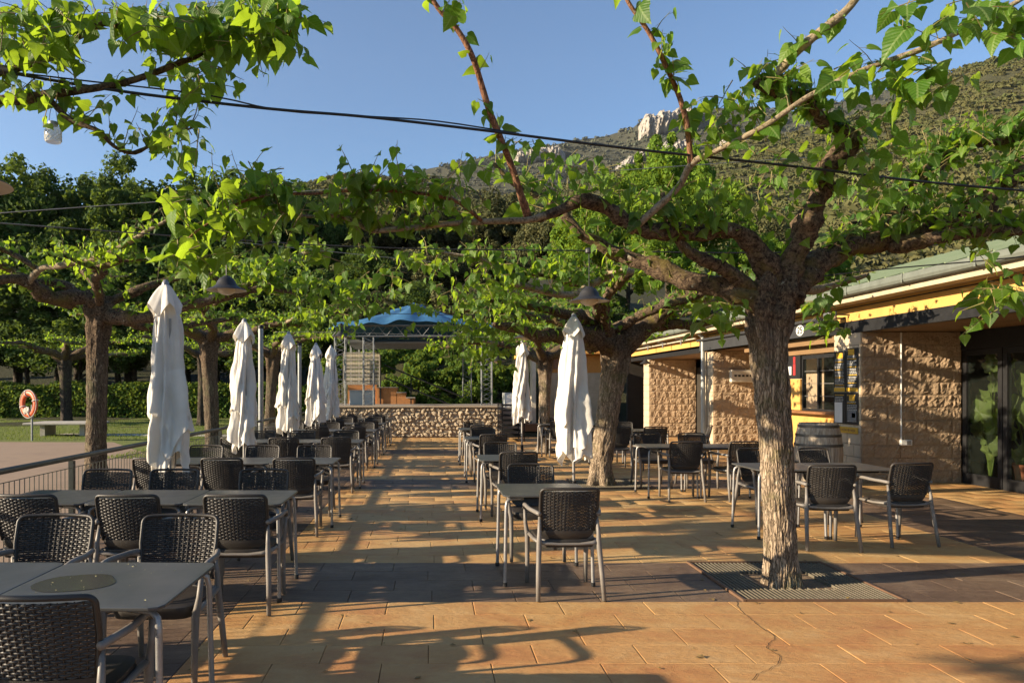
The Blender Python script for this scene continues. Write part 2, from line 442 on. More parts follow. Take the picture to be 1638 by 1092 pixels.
def mat_ground(name, c1, c2, c3, s1=.5, s2=8, b=.5, bd=.02):
    t = NT(name); geo = t.n('NewGeometry'); p = geo.outputs['Position']
    c = t.ramp(t.noise(p, s1, 8, .7), [(.3, c1), (.5, c2), (.7, c3)])
    c = t.mix(.45, c, t.ramp(t.noise(p, s2, 6, .7), [(.3, c3), (.7, c1)]))
    t.bsdf(c, .95, t.bump(t.noise(p, s2 * 2, 6, .7), b, bd), 0, .2); return t.m
M['lawn'] = mat_ground('lawn', (.10, .13, .03), (.13, .16, .035), (.17, .17, .05), .5, 20)
M['bank'] = mat_ground('wooded_bank_soil', (.03, .032, .014), (.05, .042, .022), (.04, .05, .016), .35, 3, .8, .15)
M['paver_out'] = mat_ground('brown_pavement', (.26, .185, .13), (.31, .225, .16), (.22, .16, .12), .7, 12, .25, .006)
M['hill'] = mat_ground('hillside_scrub', (.07, .068, .030), (.095, .088, .04), (.065, .068, .028), .012, .25, 1.0, 2.0)
M['hill_far'] = mat_ground('far_hillside_scrub', (.06, .062, .035), (.085, .078, .045), (.05, .054, .034), .006, .12, 1.0, 4.0)  # distance haze tinted into the far slope colour
M['scrub'] = mat_leaf('scrub_crown', (.075, .078, .030), (.12, .112, .044), (.085, .10, .034), (.15, .15, .04), .15, False)
M['scrub_far'] = mat_leaf('far_scrub_crown', (.065, .075, .05), (.10, .10, .065), (.08, .092, .058), (.1, .1, .05), .1, False)  # bluish grey in the crowns stands for aerial haze

# paving joints in the pavement outside the railing
# ------------------------------------------------------------------ setting: ground
def g_rise(x, y):
    """height of the natural ground"""
    y0 = 28.0 if x > -3 else (28.0 + (min(-x - 3, 5) / 5) * 12.0)
    d = y - y0
    if d <= 0: z = 0.0
    elif d < 14: z = .34 * d * min(1, d / 3)
    else: z = 4.76 + (d - 14) * .20
    if x > 8: z += 0
    return z
def terrain():
    xs = np.concatenate([np.linspace(-1800, -120, 10), np.linspace(-100, 100, 81), np.linspace(120, 1800, 10)])
    ys = np.concatenate([np.linspace(-380, -60, 8), np.linspace(-50, 130, 91), np.linspace(150, 1600, 8)])
    V = []; F = []
    for j, y in enumerate(ys):
        for i, x in enumerate(xs):
            z = g_rise(x, min(y, 110)) - .03
            if y > 28: z += .35 * noise.noise(Vector((x * .3, y * .3, 0))) * min(1, (y - 28) / 6)
            if z < -.03: z = -.03
            V.append((x, y, z))
    n = len(xs)
    for j in range(len(ys) - 1):
        for i in range(n - 1):
            a = j * n + i; F.append((a, a + 1, a + n + 1, a + n))
    me = np_mesh('ground', np.array(V), np.array(F), smooth=True)
    o = link('ground', me, M['bank']); o['kind'] = 'structure'
terrain()

def sheet(name, poly, z, mat):
    b = MB(); b.add([(x, y, z) for x, y in poly], [tuple(range(len(poly)))])
    o = b.build(name, mat, fix=False); o['kind'] = 'structure'; return o
sheet('lawn', [(-90, 15.5), (-3.9, 15.5), (-3.9, 40.3), (-90, 40.3)], -.012, M['lawn'])
sheet('pavement', [(-90, -20), (-3.86, -20), (-3.86, 15.8), (-5.2, 16.2), (-7.6, 18.6), (-9.5, 21.5), (-30, 22.0), (-90, 22.2)], -.006, M['paver_out'])
sheet('path', [(-13, 24.6), (-3.9, 23.6), (-3.9, 24.5), (-13, 25.6)], .0, M['concrete'])

# ---- terrace floor of stamped tiles
floor_base = MB(); floor_base.box((8.2, 8.0, -.055), (24.0, 32.0, .09))
fb = floor_base.build('terrace_floor', simple('floor_joint', (.24, .125, .045), (.17, .09, .035), 7, .9, .4, 60)); fb['kind'] = 'structure'
def is_dark(x, y):
    for k in range(-1, 4):
        if 5.42 + 6.05 * k <= y < 6.63 + 6.05 * k and x < 5.6 + (12 if k == 0 or k == -1 else 0): return True
    if x < -1.45 and y < 23: return True
    if 5.55 <= x < 7.5 and y < 10.6: return True
    return False
TW, TH = .64, .30
tiles = []
row = 0; y = -2.1
ylines = []
# courses: break lines at band edges
yy = 5.42 - 6.05 * 2
bands = []
while yy < 23.2:
    bands.append((yy, yy + .3025)); yy += .3025
holes = [(2.32, 3.56, 5.44 + 6.05 * k, 6.64 + 6.05 * k) for k in range(-1, 3)]
grates = [(2.97 - .62, 2.97 + .62, 5.42 + 6.05 * k, 6.63 + 6.05 * k) for k in range(-1, 3)]
def in_hole(x0, x1, y0, y1):
    for (a, b, c, d) in grates:
        if x0 < b - .01 and x1 > a + .01 and y0 < d - .05 and y1 > c + .05: return (a, b)
    return None
for ri, (y0, y1) in enumerate(bands):
    off = (ri % 2) * .32 + random.uniform(-.05, .05)
    xs = [-3.84]; x = -3.84 - off
    while x < 9.0:
        x += TW
        if x > -3.7: xs.append(min(x, 9.04))
    cuts = sorted(set(xs + [-1.45, 5.55, 7.5] + [g for gr in grates if gr[2] - .01 < (y0 + y1) / 2 < gr[3] + .01 for g in gr[:2]]))
    # drop slivers
    keep = []
    must = {-1.45, 5.55, 7.5, -3.84} | {g for gr in grates for g in gr[:2]}
    for c in cuts:
        if c in must or all(abs(c - m) > .14 for m in cuts if m in must): keep.append(c)
    for a, b in zip(keep[:-1], keep[1:]):
        if in_hole(a, b, y0, y1): continue
        tiles.append((a, b, y0, y1, is_dark((a + b) / 2, (y0 + y1) / 2)))
def tile_mesh(a, b, y0, y1, lift):
    g = .0022; mb = MB()
    w, d = (b - a) / 2 - g, (y1 - y0) / 2 - .0005; e = .005; ey = .0035
    top = [(-w + e, -d + ey, 0), (w - e, -d + ey, 0), (w - e, d - ey, 0), (-w + e, d - ey, 0)]
    mid = [(-w, -d, -.002), (w, -d, -.002), (w, d, -.002), (-w, d, -.002)]
    bot = [(p[0], p[1], -.03) for p in mid]
    mb.add(top + mid + bot, [(0, 1, 2, 3)] + [(4 + i, 4 + (i + 1) % 4, (i + 1) % 4, i) for i in range(4)] + [(8 + i, 8 + (i + 1) % 4, 4 + (i + 1) % 4, 4 + i) for i in range(4)])
    return mb
def vis(x, y, z=0, m=60):
    if y < .5: return False
    px = VX + x * FP / y; py = VY - (z - H) * FP / y
    return -m < px < 1638 + m and -m < py < 1092 + m
cand = sorted([t for t in tiles if vis((t[0] + t[1]) / 2, t[3])], key=lambda t: t[2])
near = set(map(id, cand[:290])); cache = {}
stV = {True: [], False: []}; stF = {True: [], False: []}; stA = {True: [], False: []}
for t in tiles:
    a, b, y0, y1, dk = t; lift = random.uniform(-.0012, .0012)
    if id(t) in near:
        key = (round(b - a, 3), round(y1 - y0, 3), dk)
        if key not in cache:
            cache[key] = tile_mesh(a, b, y0, y1, 0).mesh('floor_tile', fix=False)
            cache[key].materials.append(M['tile_dark' if dk else 'tile_ochre'])
        link('floor_tile', cache[key], None, fb, ((a + b) / 2, (y0 + y1) / 2, .008 + lift))
    else:
        mb = tile_mesh(a, b, y0, y1, 0); n = len(stV[dk])
        stV[dk] += [(p[0] + (a + b) / 2, p[1] + (y0 + y1) / 2, p[2] + .008 + lift) for p in mb.v]
        stF[dk] += [tuple(i + n for i in f) for f in mb.f]; stA[dk] += [random.random()] * len(mb.v)
for dk in (True, False):
    me = np_mesh('far_tiles', np.array(stV[dk]), np.array(stF[dk]), {'tint': ('FLOAT', np.array(stA[dk]))})
    o = link('far_tiles', me, M['tile_dark' if dk else 'tile_ochre'], fb); o['kind'] = 'stuff'
# crack in the near paving
cb = MB(); pr = None
crk = [(1178, 962), (1183, 975), (1200, 990), (1215, 1003), (1232, 1014), (1240, 1022), (1228, 1033), (1226, 1038), (1240, 1046), (1249, 1052), (1243, 1063), (1228, 1073), (1212, 1080), (1203, 1090)]
cp = [(P(x, y2, H * FP / (y2 - VY))) for x, y2 in crk]
cps = smooth_path([(p, 0) for p in cp], .03)
pts = [p + Vector((random.uniform(-.006, .006), random.uniform(-.006, .006), 0)) for p, _ in cps]
vs = []; fs = []
for i, p in enumerate(pts):
    w = .0022 * (1 + .8 * noise.noise(p * 9)); vs += [(p.x - w, p.y, .0105), (p.x + w, p.y, .0105)]
    if i: n = 2 * i; fs.append((n - 2, n - 1, n + 1, n))
cb.add(vs, fs); c_o = cb.build('crack', M['dark_in'], fb, fix=False)

# ------------------------------------------------------------------ tree grates
def make_grate(k, label):
    a, b, c, d = grates[k]
    t = empty('tree_grate', ((a + b) / 2, (c + d) / 2, 0), 0, label, 'grate', 'metal grates round the tree trunks')
    w, h = (b - a) / 2, (d - c) / 2
    f = MB()
    for s in (-1, 1):
        f.box((s * (w - .012), 0, .0), (.02, 2 * h, .05)); f.box((0, s * (h - .012), .0), (2 * w - .045, .02, .05))
    f.build('grate_frame', M['rust'], t)
    s_ = MB(); s_.box((0, 0, -.0145), (2 * w - .05, 2 * h - .05, .018)); s_.build('soil', M['soil'], t)
    n = 34; me = {}
    for i in range(n):
        x = -w + .04 + (2 * w - .08) * i / (n - 1)
        segs = [(-h + .025, h - .025)]
        if abs(x) < .27: segs = [(-h + .025, -.25 - .03 * (i % 2)), (.25, h - .025)]
        for (p, q) in segs:
            L = round(q - p, 3)
            if L not in me:
                bb = MB(); bb.box((0, 0, 0), (.009, L, .022)); me[L] = bb.mesh('grate_bar'); me[L].materials.append(M['galv_dirty'])
            link('grate_bar', me[L], None, t, (x, (p + q) / 2, .006))
    cr = MB()
    for j in range(5):
        yv = -h + .12 + j * (2 * h - .24) / 4
        if abs(yv) < .26:
            cr.box((-w / 2 - .13, yv, -.004), (w - .32, .008, .014)); cr.box((w / 2 + .13, yv, -.004), (w - .32, .008, .014))
        else: cr.box((0, yv, -.004), (2 * w - .06, .008, .014))
    cr.build('cross_bar', M['galv_dirty'], t)
    return t
M['rust'] = simple('rusty_edge', (.15, .08, .045), (.10, .06, .035), 12, .8, .3, 80)
M['galv_dirty'] = simple('dusty_grating_steel', (.21, .18, .13), (.14, .12, .085), 12, .6, .2, 90, metal=.3)
make_grate(1, 'square steel bar grate around the nearest tree trunk')
make_grate(2, 'steel bar grate around the leaning tree trunk behind the white parasol')
make_grate(3, 'far steel bar grate around the thin trunk near the stone wall')
make_grate(0, 'steel bar grate around the tree beside the camera')

# ------------------------------------------------------------------ chairs
def make_chair():
    t = empty('woven_armchair')
    # backrest weave
    W0, Z0, Z1 = .222, .450, .842
    def yb(z, x): return -.205 - (z - .45) * .26 + .045 * (x / .23) ** 2 + .008
    def hw(z):
        u = (z - Z0) / (Z1 - Z0)
        w = W0 * (.88 + .12 * min(1, u * 1.6))
        if z < Z0 + .07: w *= math.sqrt(max(0, 1 - ((Z0 + .07 - z) / .085) ** 2)) * .35 + .65
        return w
    wv = MB(); rows = 27; z0r, z1r = .500, .824; ncol = 15
    pitch = (z1r - z0r) / rows
    for j in range(rows):
        z = z0r + (j + .5) * pitch; w = hw(z) - .012; hh = pitch * .50
        prev = None
        nseg = ncol * 2
        for i in range(nseg + 1):
            x = -w + 2 * w * i / nseg
            ph = math.cos(PI * (i / 2 + j))
            yy = yb(z, x) + .0055 * ph
            hs = hh * (.93 + .07 * ph)
            pin = len(wv.v)
            wv.v += [(x, yy + .002, z - hs), (x, yy - .0035, z), (x, yy + .002, z + hs)]
            if i:
                for q in (0, 1): wv.f.append((pin - 3 + q, pin + q, pin + q + 1, pin - 2 + q))
    for i in range(ncol + 1):
        # ribs
        prevp = None
        for side in (0,):
            pts = []
            for k in range(7):
                z = z0r + (z1r - z0r) * k / 6; w = hw(z) - .012
                x = -w + 2 * w * i / ncol; pts.append((x, yb(z, x), z))
            wv.tube(pts, .0038, 4, False)
    bo = wv.build('backrest_weave', M['chair_weave'], t, smooth=True, fix=False)
    # rim
    rim = MB(); loop = []
    for k in range(9):
        z = Z0 + .06 + (Z1 - .035 - Z0 - .06) * k / 8; loop.append((-hw(z), z))
    for a in range(1, 6):
        an = PI - a * PI / 12; r = .035
        loop.append((-W0 + r + r * math.cos(an), Z1 - r + r * math.sin(an)))
    top = [(x, Z1 + .0 + .004 * math.cos(x / W0 * PI / 2)) for x in np.linspace(-W0 + .045, W0 - .045, 8)]
    full = loop + top + [(-x, z) for x, z in loop[::-1]]
    rim.tube([(x, yb(z, x), z) for x, z in full], .0125, 8, True, .9)
    rim.build('backrest_rim', M['chair_weave'], t, smooth=True)
    # solid belly
    be = MB(); nx, nz = 14, 5; bi = len(be.v)
    for f_, off in ((0, -.006), (1, .006)):
        for k in range(nz + 1):
            u = k / nz; z = Z0 - .02 + (.515 - Z0 + .02) * u
            w = (W0 * .9) * math.sqrt(max(0.02, 1 - (1 - u) ** 2 * .75))
            for i in range(nx + 1):
                x = -w + 2 * w * i / nx; be.v.append((x, yb(z, x) + off - .008 * math.sin(PI * u), z))
    n1 = (nx + 1) * (nz + 1)
    for k in range(nz):
        for i in range(nx):
            a = k * (nx + 1) + i; be.f.append((a, a + 1, a + nx + 2, a + nx + 1)); be.f.append((n1 + a, n1 + a + nx + 1, n1 + a + nx + 2, n1 + a + 1))
    for i in range(nx): be.f.append((i, n1 + i, n1 + i + 1, i + 1))
    be.build('backrest_base', M['chair_weave'], t, smooth=True)
    # seat
    se = MB(); out = []
    for k in range(20):
        a = 2 * PI * k / 20; c, s = math.cos(a), math.sin(a)
        out.append((.225 * abs(c) ** .4 * (1 if c > 0 else -1), .01 + .225 * abs(s) ** .4 * (1 if s > 0 else -1)))
    for z, sc in ((.385, .965), (.43, 1.0), (.445, .985), (.45, .93), (.442, .5), (.438, .15)):
        for x, y in out: se.v.append((x * sc, y * sc, z))
    for i in range(5):
        for k in range(20):
            a = i * 20 + k; b = i * 20 + (k + 1) % 20; se.f.append((a, b, b + 20, a + 20))
    se.f.append(tuple(range(100, 120))); se.f.append(tuple(range(20))[::-1])
    se.build('seat', M['chair_weave'], t, smooth='auto')
    # rear cross rail
    cr = MB()
    pts = [(-.225, -.205, .43), (-.18, -.215, .42), (-.08, -.22, .413), (.08, -.22, .413), (.18, -.215, .42), (.225, -.205, .43)]
    cr.tube(pts, [.026, .022, .016, .016, .022, .026], 8, True, .7)
    for s in (-1, 1): cr.tube([(s * .228, -.20, .43), (s * .235, 0, .415), (s * .238, .2, .42)], [.022, .018, .022], 8, True, .7)
    cr.build('seat_rail', M['chair_frame'], t, smooth=True)
    for s in (-1, 1):
        lg = MB(); lg.tube([(s * .222, yb(.62, .22) + .004, .62), (s * .228, -.222, .5), (s * .23, -.222, .42), (s * .243, -.262, .2), (s * .252, -.30, 0)], [.011, .016, .021, .0185, .0165], 10)
        lg.build('leg', M['chair_frame'], t, smooth=True)
        lg = MB(); lg.tube([(s * .27, .20, .62), (s * .262, .215, .5), (s * .245, .225, .40), (s * .243, .235, .2), (s * .245, .245, 0)], [.013, .016, .021, .018, .016], 10)
        lg.build('leg', M['chair_frame'], t, smooth=True)
        ar = MB()
        ap = [(s * .226, -.228, .645), (s * .25, -.15, .652), (s * .272, -.04, .655), (s * .28, .08, .662), (s * .278, .17, .655), (s * .27, .205, .62)]
        ap = [p for p, _ in smooth_path([(Vector(p), 0) for p in ap], .035)]
        ar.tube(ap, [.017] * len(ap), 10, True, 1.0)
        ar.build('armrest', M['chair_frame'], t, smooth=True)
    return t

GC = 'dark woven armchairs round the terrace tables'
chair0 = make_chair(); chair_used = [False]
def put_chair(x, y, face, label, jitter=True):
    """face: rotation so the sitter looks along +Y when 0"""
    o = chair0 if not chair_used[0] else copy_tree(chair0)
    chair_used[0] = True
    j = .05 if jitter else 0
    o.location = (x + random.uniform(-j, j) * .6, y + random.uniform(-j, j) * .6, .012)
    o.rotation_euler = (0, 0, face + random.uniform(-.07, .07) * (1 if jitter else 0))
    return tag(o, label, 'chair', GC)

# ------------------------------------------------------------------ tables
def make_table():
    t = empty('terrace_table'); s = .373
    tb = MB(); c = .05
    def oct_(s, c): return [(-s + c, -s), (s - c, -s), (s - c * .3, -s + c * .3), (s, -s + c), (s, s - c), (s - c * .3, s - c * .3), (s - c, s), (-s + c, s), (-s + c * .3, s - c * .3), (-s, s - c), (-s, -s + c), (-s + c * .3, -s + c * .3)]
    rings = [(oct_(s - .01, c), .722), (oct_(s, c), .727), (oct_(s, c), .735), (oct_(s - .003, c), .7385), (oct_(s - .02, c), .7395)]
    for rg, z in rings:
        for x, y in rg: tb.v.append((x, y, z))
    for i in range(len(rings) - 1):
        for k in range(12):
            a = i * 12 + k; b = i * 12 + (k + 1) % 12; tb.f.append((a, b, b + 12, a + 12))
    tb.f.append(tuple(range(12))[::-1]); tb.f.append(tuple(range(48, 60)))
    tb.build('tabletop', M['table_top'], t)
    fr = MB()
    for sg in (-1, 1):
        fr.box((0, sg * .26, .708), (.56, .022, .024)); fr.box((sg * .27, 0, .708), (.022, .498, .024))
    fr.build('frame', M['black_metal'], t)
    for sx in (-1, 1):
        for sy in (-1, 1):
            lg = MB(); pts = [(.2, .27, .704), (.27, .29, .704), (.315, .303, .70), (.338, .312, .68), (.345, .318, .64), (.352, .328, .3), (.358, .336, .0)]
            pts = [p for p, _ in smooth_path([(Vector((sx * p[0], sy * p[1], p[2])), 0) for p in pts], .03)]
            L = lg.tube(pts, .0145, 10)
            lo = lg.build('leg', M['alu'], t, smooth=True)
            ft = MB(); ft.lathe([(.012, 0), (.019, 0), (.019, .028), (.0155, .032)], 10, (sx * .358, sy * .336, 0)); ft.build('rubber_foot', M['black_metal'], lo)
    return t
table0 = make_table(); table_used = [False]
def put_table(x, y, label, rz=0):
    o = table0 if not table_used[0] else copy_tree(table0)
    table_used[0] = True
    o.location = (x, y, .012); o.rotation_euler = (0, 0, rz)
    return tag(o, label, 'table', 'square grey tables of the terrace')

ORD = ['first', 'second', 'third', 'fourth', 'fifth', 'sixth', 'seventh']
COLN = ['aisle-side', 'middle', 'railing-side']
rowsY = [3.21, 5.75, 8.62, 11.8, 14.8, 17.6, 20.3]
for r, Y in enumerate(rowsY):
    for c in range(3):
        x = -1.50 - .75 * c + (.06 if r == 0 else 0)
        put_table(x, Y + random.uniform(-.012, .012), f'square grey {COLN[c]} table in the {ORD[r]} row from the camera, left block', random.uniform(-.008, .008))
        nx, ny, fx, fy = x, Y - .55, x, Y + .62
        if r == 0: nx, ny, fx, fy = -1.47, 2.90, (-1.49 if c == 0 else x - .04), 4.02
        if r == 0 and c > 0: nx = x
        if r == 1: nx, ny, fx, fy = [-1.40, -2.17, -2.9][c], 5.38, [-1.55, -2.38, -3.0][c], 6.42
        put_chair(nx, ny, 0 if r else R(2), f'woven armchair, camera side of {COLN[c]} table, {ORD[r]} left-hand row', r > 1)
        put_chair(fx, fy, PI, f'woven armchair, far side of {COLN[c]} table, {ORD[r]} left-hand row', r > 1)
midY = [6.17, 9.0, 12.55, 15.3]
NM = ['nearest', 'second', 'third', 'farthest']
for r, Y in enumerate(midY):
    put_table(.955, Y, f'{NM[r]} of the four single grey tables along the aisle, in front of the parasols')
    put_chair([1.045, 1.02, 1.02, 1.0][r], [5.72, 8.75, 12.0, 14.9][r], R(2), f'woven armchair, camera side of the {NM[r]} single table along the aisle', r > 0)
    put_chair([.985, .97, .97, .98][r], Y + .72, PI, f'woven armchair, far side of the {NM[r]} single table along the aisle', r > 0)
# right-hand tables
put_table(3.84, 7.98, 'grey table half hidden by the nearest tree trunk, left of its neighbour')
put_table(4.60, 7.98, 'grey table in front of the barrel, right of the nearest tree')
put_chair(3.99, 7.36, R(-6), 'woven armchair right beside the nearest tree trunk, its back to the camera', False)
put_chair(4.86, 7.55, R(5), 'rightmost woven armchair, back to the camera, in front of the barrel and block wall', False)
put_chair(4.05, 8.72, PI + .1, 'woven armchair just left of the nearest trunk, facing the camera', False)
put_chair(4.85, 8.78, PI + .25, 'woven armchair facing the camera just in front of the barrel', False)
put_table(3.52, 10.8, 'grey table right of the leaning tree trunk, left one of the joined pair')
put_table(4.28, 10.8, 'grey table behind the nearest tree, right one of the joined pair')
put_chair(3.62, 10.42, R(-3), 'woven armchair with its back to the camera at left table of the joined pair', False)
put_chair(4.40, 10.46, R(10), 'woven armchair with its back to the camera at right table of the joined pair', False)
put_chair(3.60, 11.75, PI, 'woven armchair facing the camera behind left table of the joined pair', False)
put_chair(4.34, 11.75, PI, 'woven armchair facing the camera behind right table of the joined pair', False)
put_table(3.7, 14.9, 'grey table behind the joined pair, just right of the leaning trunk')
put_table(4.45, 14.9, 'grey table behind the joined pair, towards the downpipe')
put_chair(3.66, 14.25, 0, 'woven armchair with its back to the camera against right edge of the leaning trunk', False)
put_chair(4.38, 14.3, 0, 'woven armchair with its back to the camera between leaning trunk and downpipe', False)
put_chair(4.25, 15.75, PI, 'woven armchair facing the camera below the small wall lamp', False)
put_chair(5.35, 14.5, R(75), 'woven armchair standing sideways at the table end near the downpipe', False)
put_table(2.95, 17.2, 'far grey table seen between parasol and leaning trunk, left one')
put_table(3.70, 17.2, 'far grey table seen between parasol and leaning trunk, right one')
put_chair(2.95, 16.7, 0, 'far woven armchair, back to the camera, left of the nearest white parasol on the right', False)
put_chair(2.95, 17.85, PI, 'far woven armchair facing the camera near the thin trunk', False)
put_chair(3.7, 17.85, PI, 'far woven armchair facing the camera behind the leaning trunk', False)

# puddle and petals on the front table
pb = MB(); n = 40; ring = []
for k in range(n):
    a = 2 * PI * k / n; rr = 1 + .14 * noise.noise(Vector((math.cos(a), math.sin(a), 3)) * 1.3)
    ring.append((-1.59 + .17 * rr * math.cos(a), 3.20 + .15 * rr * math.sin(a), .7532))
pb.add(ring, [tuple(range(n))])
t_ = NT('water_film'); t_.bsdf((.05, .05, .047), .16, None, 0, .4)
tag(pb.build('puddle', t_.m, fix=False), 'wet glossy patch on the nearest grey table top', 'puddle')
pet = MB(); 
for k in range(26):
    x, yy = random.uniform(-1.78, -1.12), random.uniform(2.9, 3.55); s = random.uniform(.003, .008); a = random.uniform(0, 6)
    pet.add([(x + s * math.cos(a), yy + s * math.sin(a), .754), (x - s * math.sin(a) * .5, yy + s * math.cos(a) * .5, .756), (x - s * math.cos(a), yy - s * math.sin(a), .7545), (x + s * math.sin(a) * .5, yy - s * math.cos(a) * .5, .756)], [(0, 1, 2, 3)])
o = pet.build('fallen_blossom', simple('blossom_bits', (.45, .48, .22), (.5, .4, .2)), fix=False); tag(o, 'small pale blossom bits scattered on the nearest grey table', 'blossom', None, 'stuff')

# ------------------------------------------------------------------ parasols
def cloth_mesh(seed, zt=2.60, rmax=.235, zb=.78, flap=None):
    """flap None: the whole gathered cloth; flap (angle, half width, hem z, slant): an overlapping loose fold"""
    rnd = random.Random(seed)
    ph = [rnd.uniform(0, 6.28) for _ in range(10)]
    ctr = [rnd.uniform(-.03, .03) for _ in range(4)]
    nu, nv = (144, 84) if flap is None else (40, 50)
    V = np.zeros((nu * nv, 3))
    for j in range(nv):
        t0 = j / (nv - 1)
        for i in range(nu):
            if flap is None:
                a = 2 * PI * i / nu; off = 0
                tri = abs(((a * 4 / (2 * PI) + ph[0]) % 1) - .5) * 2
                tri2 = abs(((a * 3 / (2 * PI) + ph[1]) % 1) - .5) * 2
                hem = zb + .22 * tri + .14 * tri2 - .1
                z = zt - (zt - hem) * t0
            else:
                u = 2 * i / (nu - 1) - 1; a = flap[0] + flap[1] * u
                hem = flap[2] + flap[3] * u + .16 * abs(u + .25) - .05 * math.sin(5 * u + seed)
                top = flap[2] + .85; z = top - (top - hem) * t0
                side = max(0, 1 - abs(u) ** 4); off = (.004 + .022 * t0 + .022 * t0 ** 5 * (1 + .6 * math.sin(7 * u + seed))) * side - .012 * (1 - side) - .015 * max(0, .12 - t0) / .12
            t = (zt - z) / (zt - zb)
            env = .030 + rmax * .76 * (1 - math.exp(-8.5 * t)) * (.60 + .42 * t)
            tw = a + .7 * t + .22 * math.sin(3 * t + ph[2])
            fold = .10 * math.sin(8 * tw + ph[3]) + .07 * math.sin(13 * tw + 2.2 * t + ph[4]) + .15 * math.sin(4 * tw + 3 * t + ph[5]) + .05 * math.sin(5 * tw - 3 * t + ph[7])
            fold = math.copysign(abs(fold) ** .85, fold)
            wr = .055 * noise.noise(Vector((math.cos(a) * 1.5, math.sin(a) * 1.5, z * 2.6 + seed))) + .022 * noise.noise(Vector((math.cos(a + z) * 3.5, math.sin(a + z) * 3.5, z * 6 + seed)))
            r = env * (1 + fold * min(1, .3 + 1.0 * t)) + wr * min(1, t * 1.6) + off
            ell = 1 + .12 * math.cos(2 * a + ph[6])
            cx = ctr[0] * math.sin(2.4 * t) + ctr[1] * t; cy = ctr[2] * math.sin(2 * t)
            V[j * nu + i] = (cx + r * ell * math.cos(a), cy + r * math.sin(a), z)
    F = []
    for j in range(nv - 1):
        for i in range(nu if flap is None else nu - 1):
            a = j * nu + i; b = j * nu + (i + 1) % nu; F.append((a, b, b + nu, a + nu))
    return np_mesh('parasol_cloth', V, np.array(F), smooth=True)
def cap_mesh(seed, zt=2.645):
    nu, nv = 64, 16; V = []
    rnd = random.Random(seed + 50); p0 = rnd.uniform(0, 1)
    for j in range(nv):
        t = j / (nv - 1)
        for i in range(nu):
            a = 2 * PI * i / nu; tri = abs(((a * 4 / (2 * PI) + p0) % 1) - .5) * 2
            z = zt - t * (.19 + .15 * (1 - tri))
            r = .045 + .135 * t ** .75 * (1 + .20 * math.cos(4 * a + 4 * PI * p0 * .5) + .08 * math.sin(9 * a + p0 * 8 + t * 2))
            V.append((r * math.cos(a), r * math.sin(a), z))
    F = [(j * nu + i, j * nu + (i + 1) % nu, (j + 1) * nu + (i + 1) % nu, (j + 1) * nu + i) for j in range(nv - 1) for i in range(nu)]
    return np_mesh('parasol_cap', np.array(V), np.array(F), smooth=True)
def make_parasol(x, y, seed, label, zs=1.0, group='closed white parasols', rm=.235, rz=0, zb=.78):
    t = empty('closed_parasol', (x, y, .01), rz, label, 'parasol', group)
    link('canopy_cloth', cloth_mesh(seed, rmax=rm, zb=zb), M['cloth'], t).scale = (1, 1, zs)
    rf_ = random.Random(seed + 9)
    for k in range(3):
        me = cloth_mesh(seed, rmax=rm, zb=zb, flap=(-PI / 2 - rz + (-.9, .35, 2.4)[k] + rf_.uniform(-.3, .3), rf_.uniform(.75, 1.05), zb + (.52, .24, .40)[k] + rf_.uniform(-.06, .06), rf_.choice((-1, 1)) * rf_.uniform(.08, .18)))
        fo_ = link('loose_fold', me, M['cloth'], t); fo_.scale = (1, 1, zs)
    link('top_cap', cap_mesh(seed), M['cloth'], t).scale = (.82, .82, zs)
    p = MB(); p.tube([(0, 0, .05), (0, 0, 2.62 * zs)], .021, 12); p.build('pole', M['alu'], t, smooth='auto')
    f = MB(); f.lathe([(.0, 2.70), (.02, 2.695), (.035, 2.665), (.042, 2.63), (.04, 2.6)], 12); o = f.build('finial', M['alu'], t, smooth=True); o.scale = (1, 1, zs)
    for k in range(4):
        a = PI / 4 + k * PI / 2; rb = MB()
        rb.box((.10 * math.cos(a), .10 * math.sin(a), 1.55 * zs), (.014, .02, 1.5 * zs), (0, 0, a)); rb.build('rib', M['alu'], t)
    b = MB(); b.lathe([(0, .045), (.20, .045), (.235, .03), (.24, 0)], 28); b.lathe([(.034, .04), (.034, .30), (.024, .305)], 14); b.build('base', M['black_metal'], t, smooth='auto')
    return t
pl = ['largest white parasol, nearest the camera at the railing, rumpled and tied shut', 'second closed white parasol along the left railing', 'third closed white parasol along the left railing, beside the grey post',
      'fourth closed white parasol on the left, partly under the leaves', 'farthest closed white parasol on the left, next to the truss tower']
for i, (x, y) in enumerate([(-2.68, 7.25), (-2.68, 10.3), (-2.68, 13.5), (-2.68, 16.7), (-2.68, 19.2)]):
    make_parasol(x, y, 3 + i * 7, pl[i], [1.0, .965, .99, .985, 1.02][i], rm=[.195, .19, .185, .195, .19][i], rz=i * 1.3, zb=.74)
make_parasol(2.0, 10.1, 45, 'closed white parasol behind the nearest single table, left of the leaning trunk', .985, rm=.235, zb=.58)
make_parasol(2.08, 16.5, 61, 'closed white parasol beside the thin far trunk on the right of the aisle', 1.0, rm=.235, zb=.80)

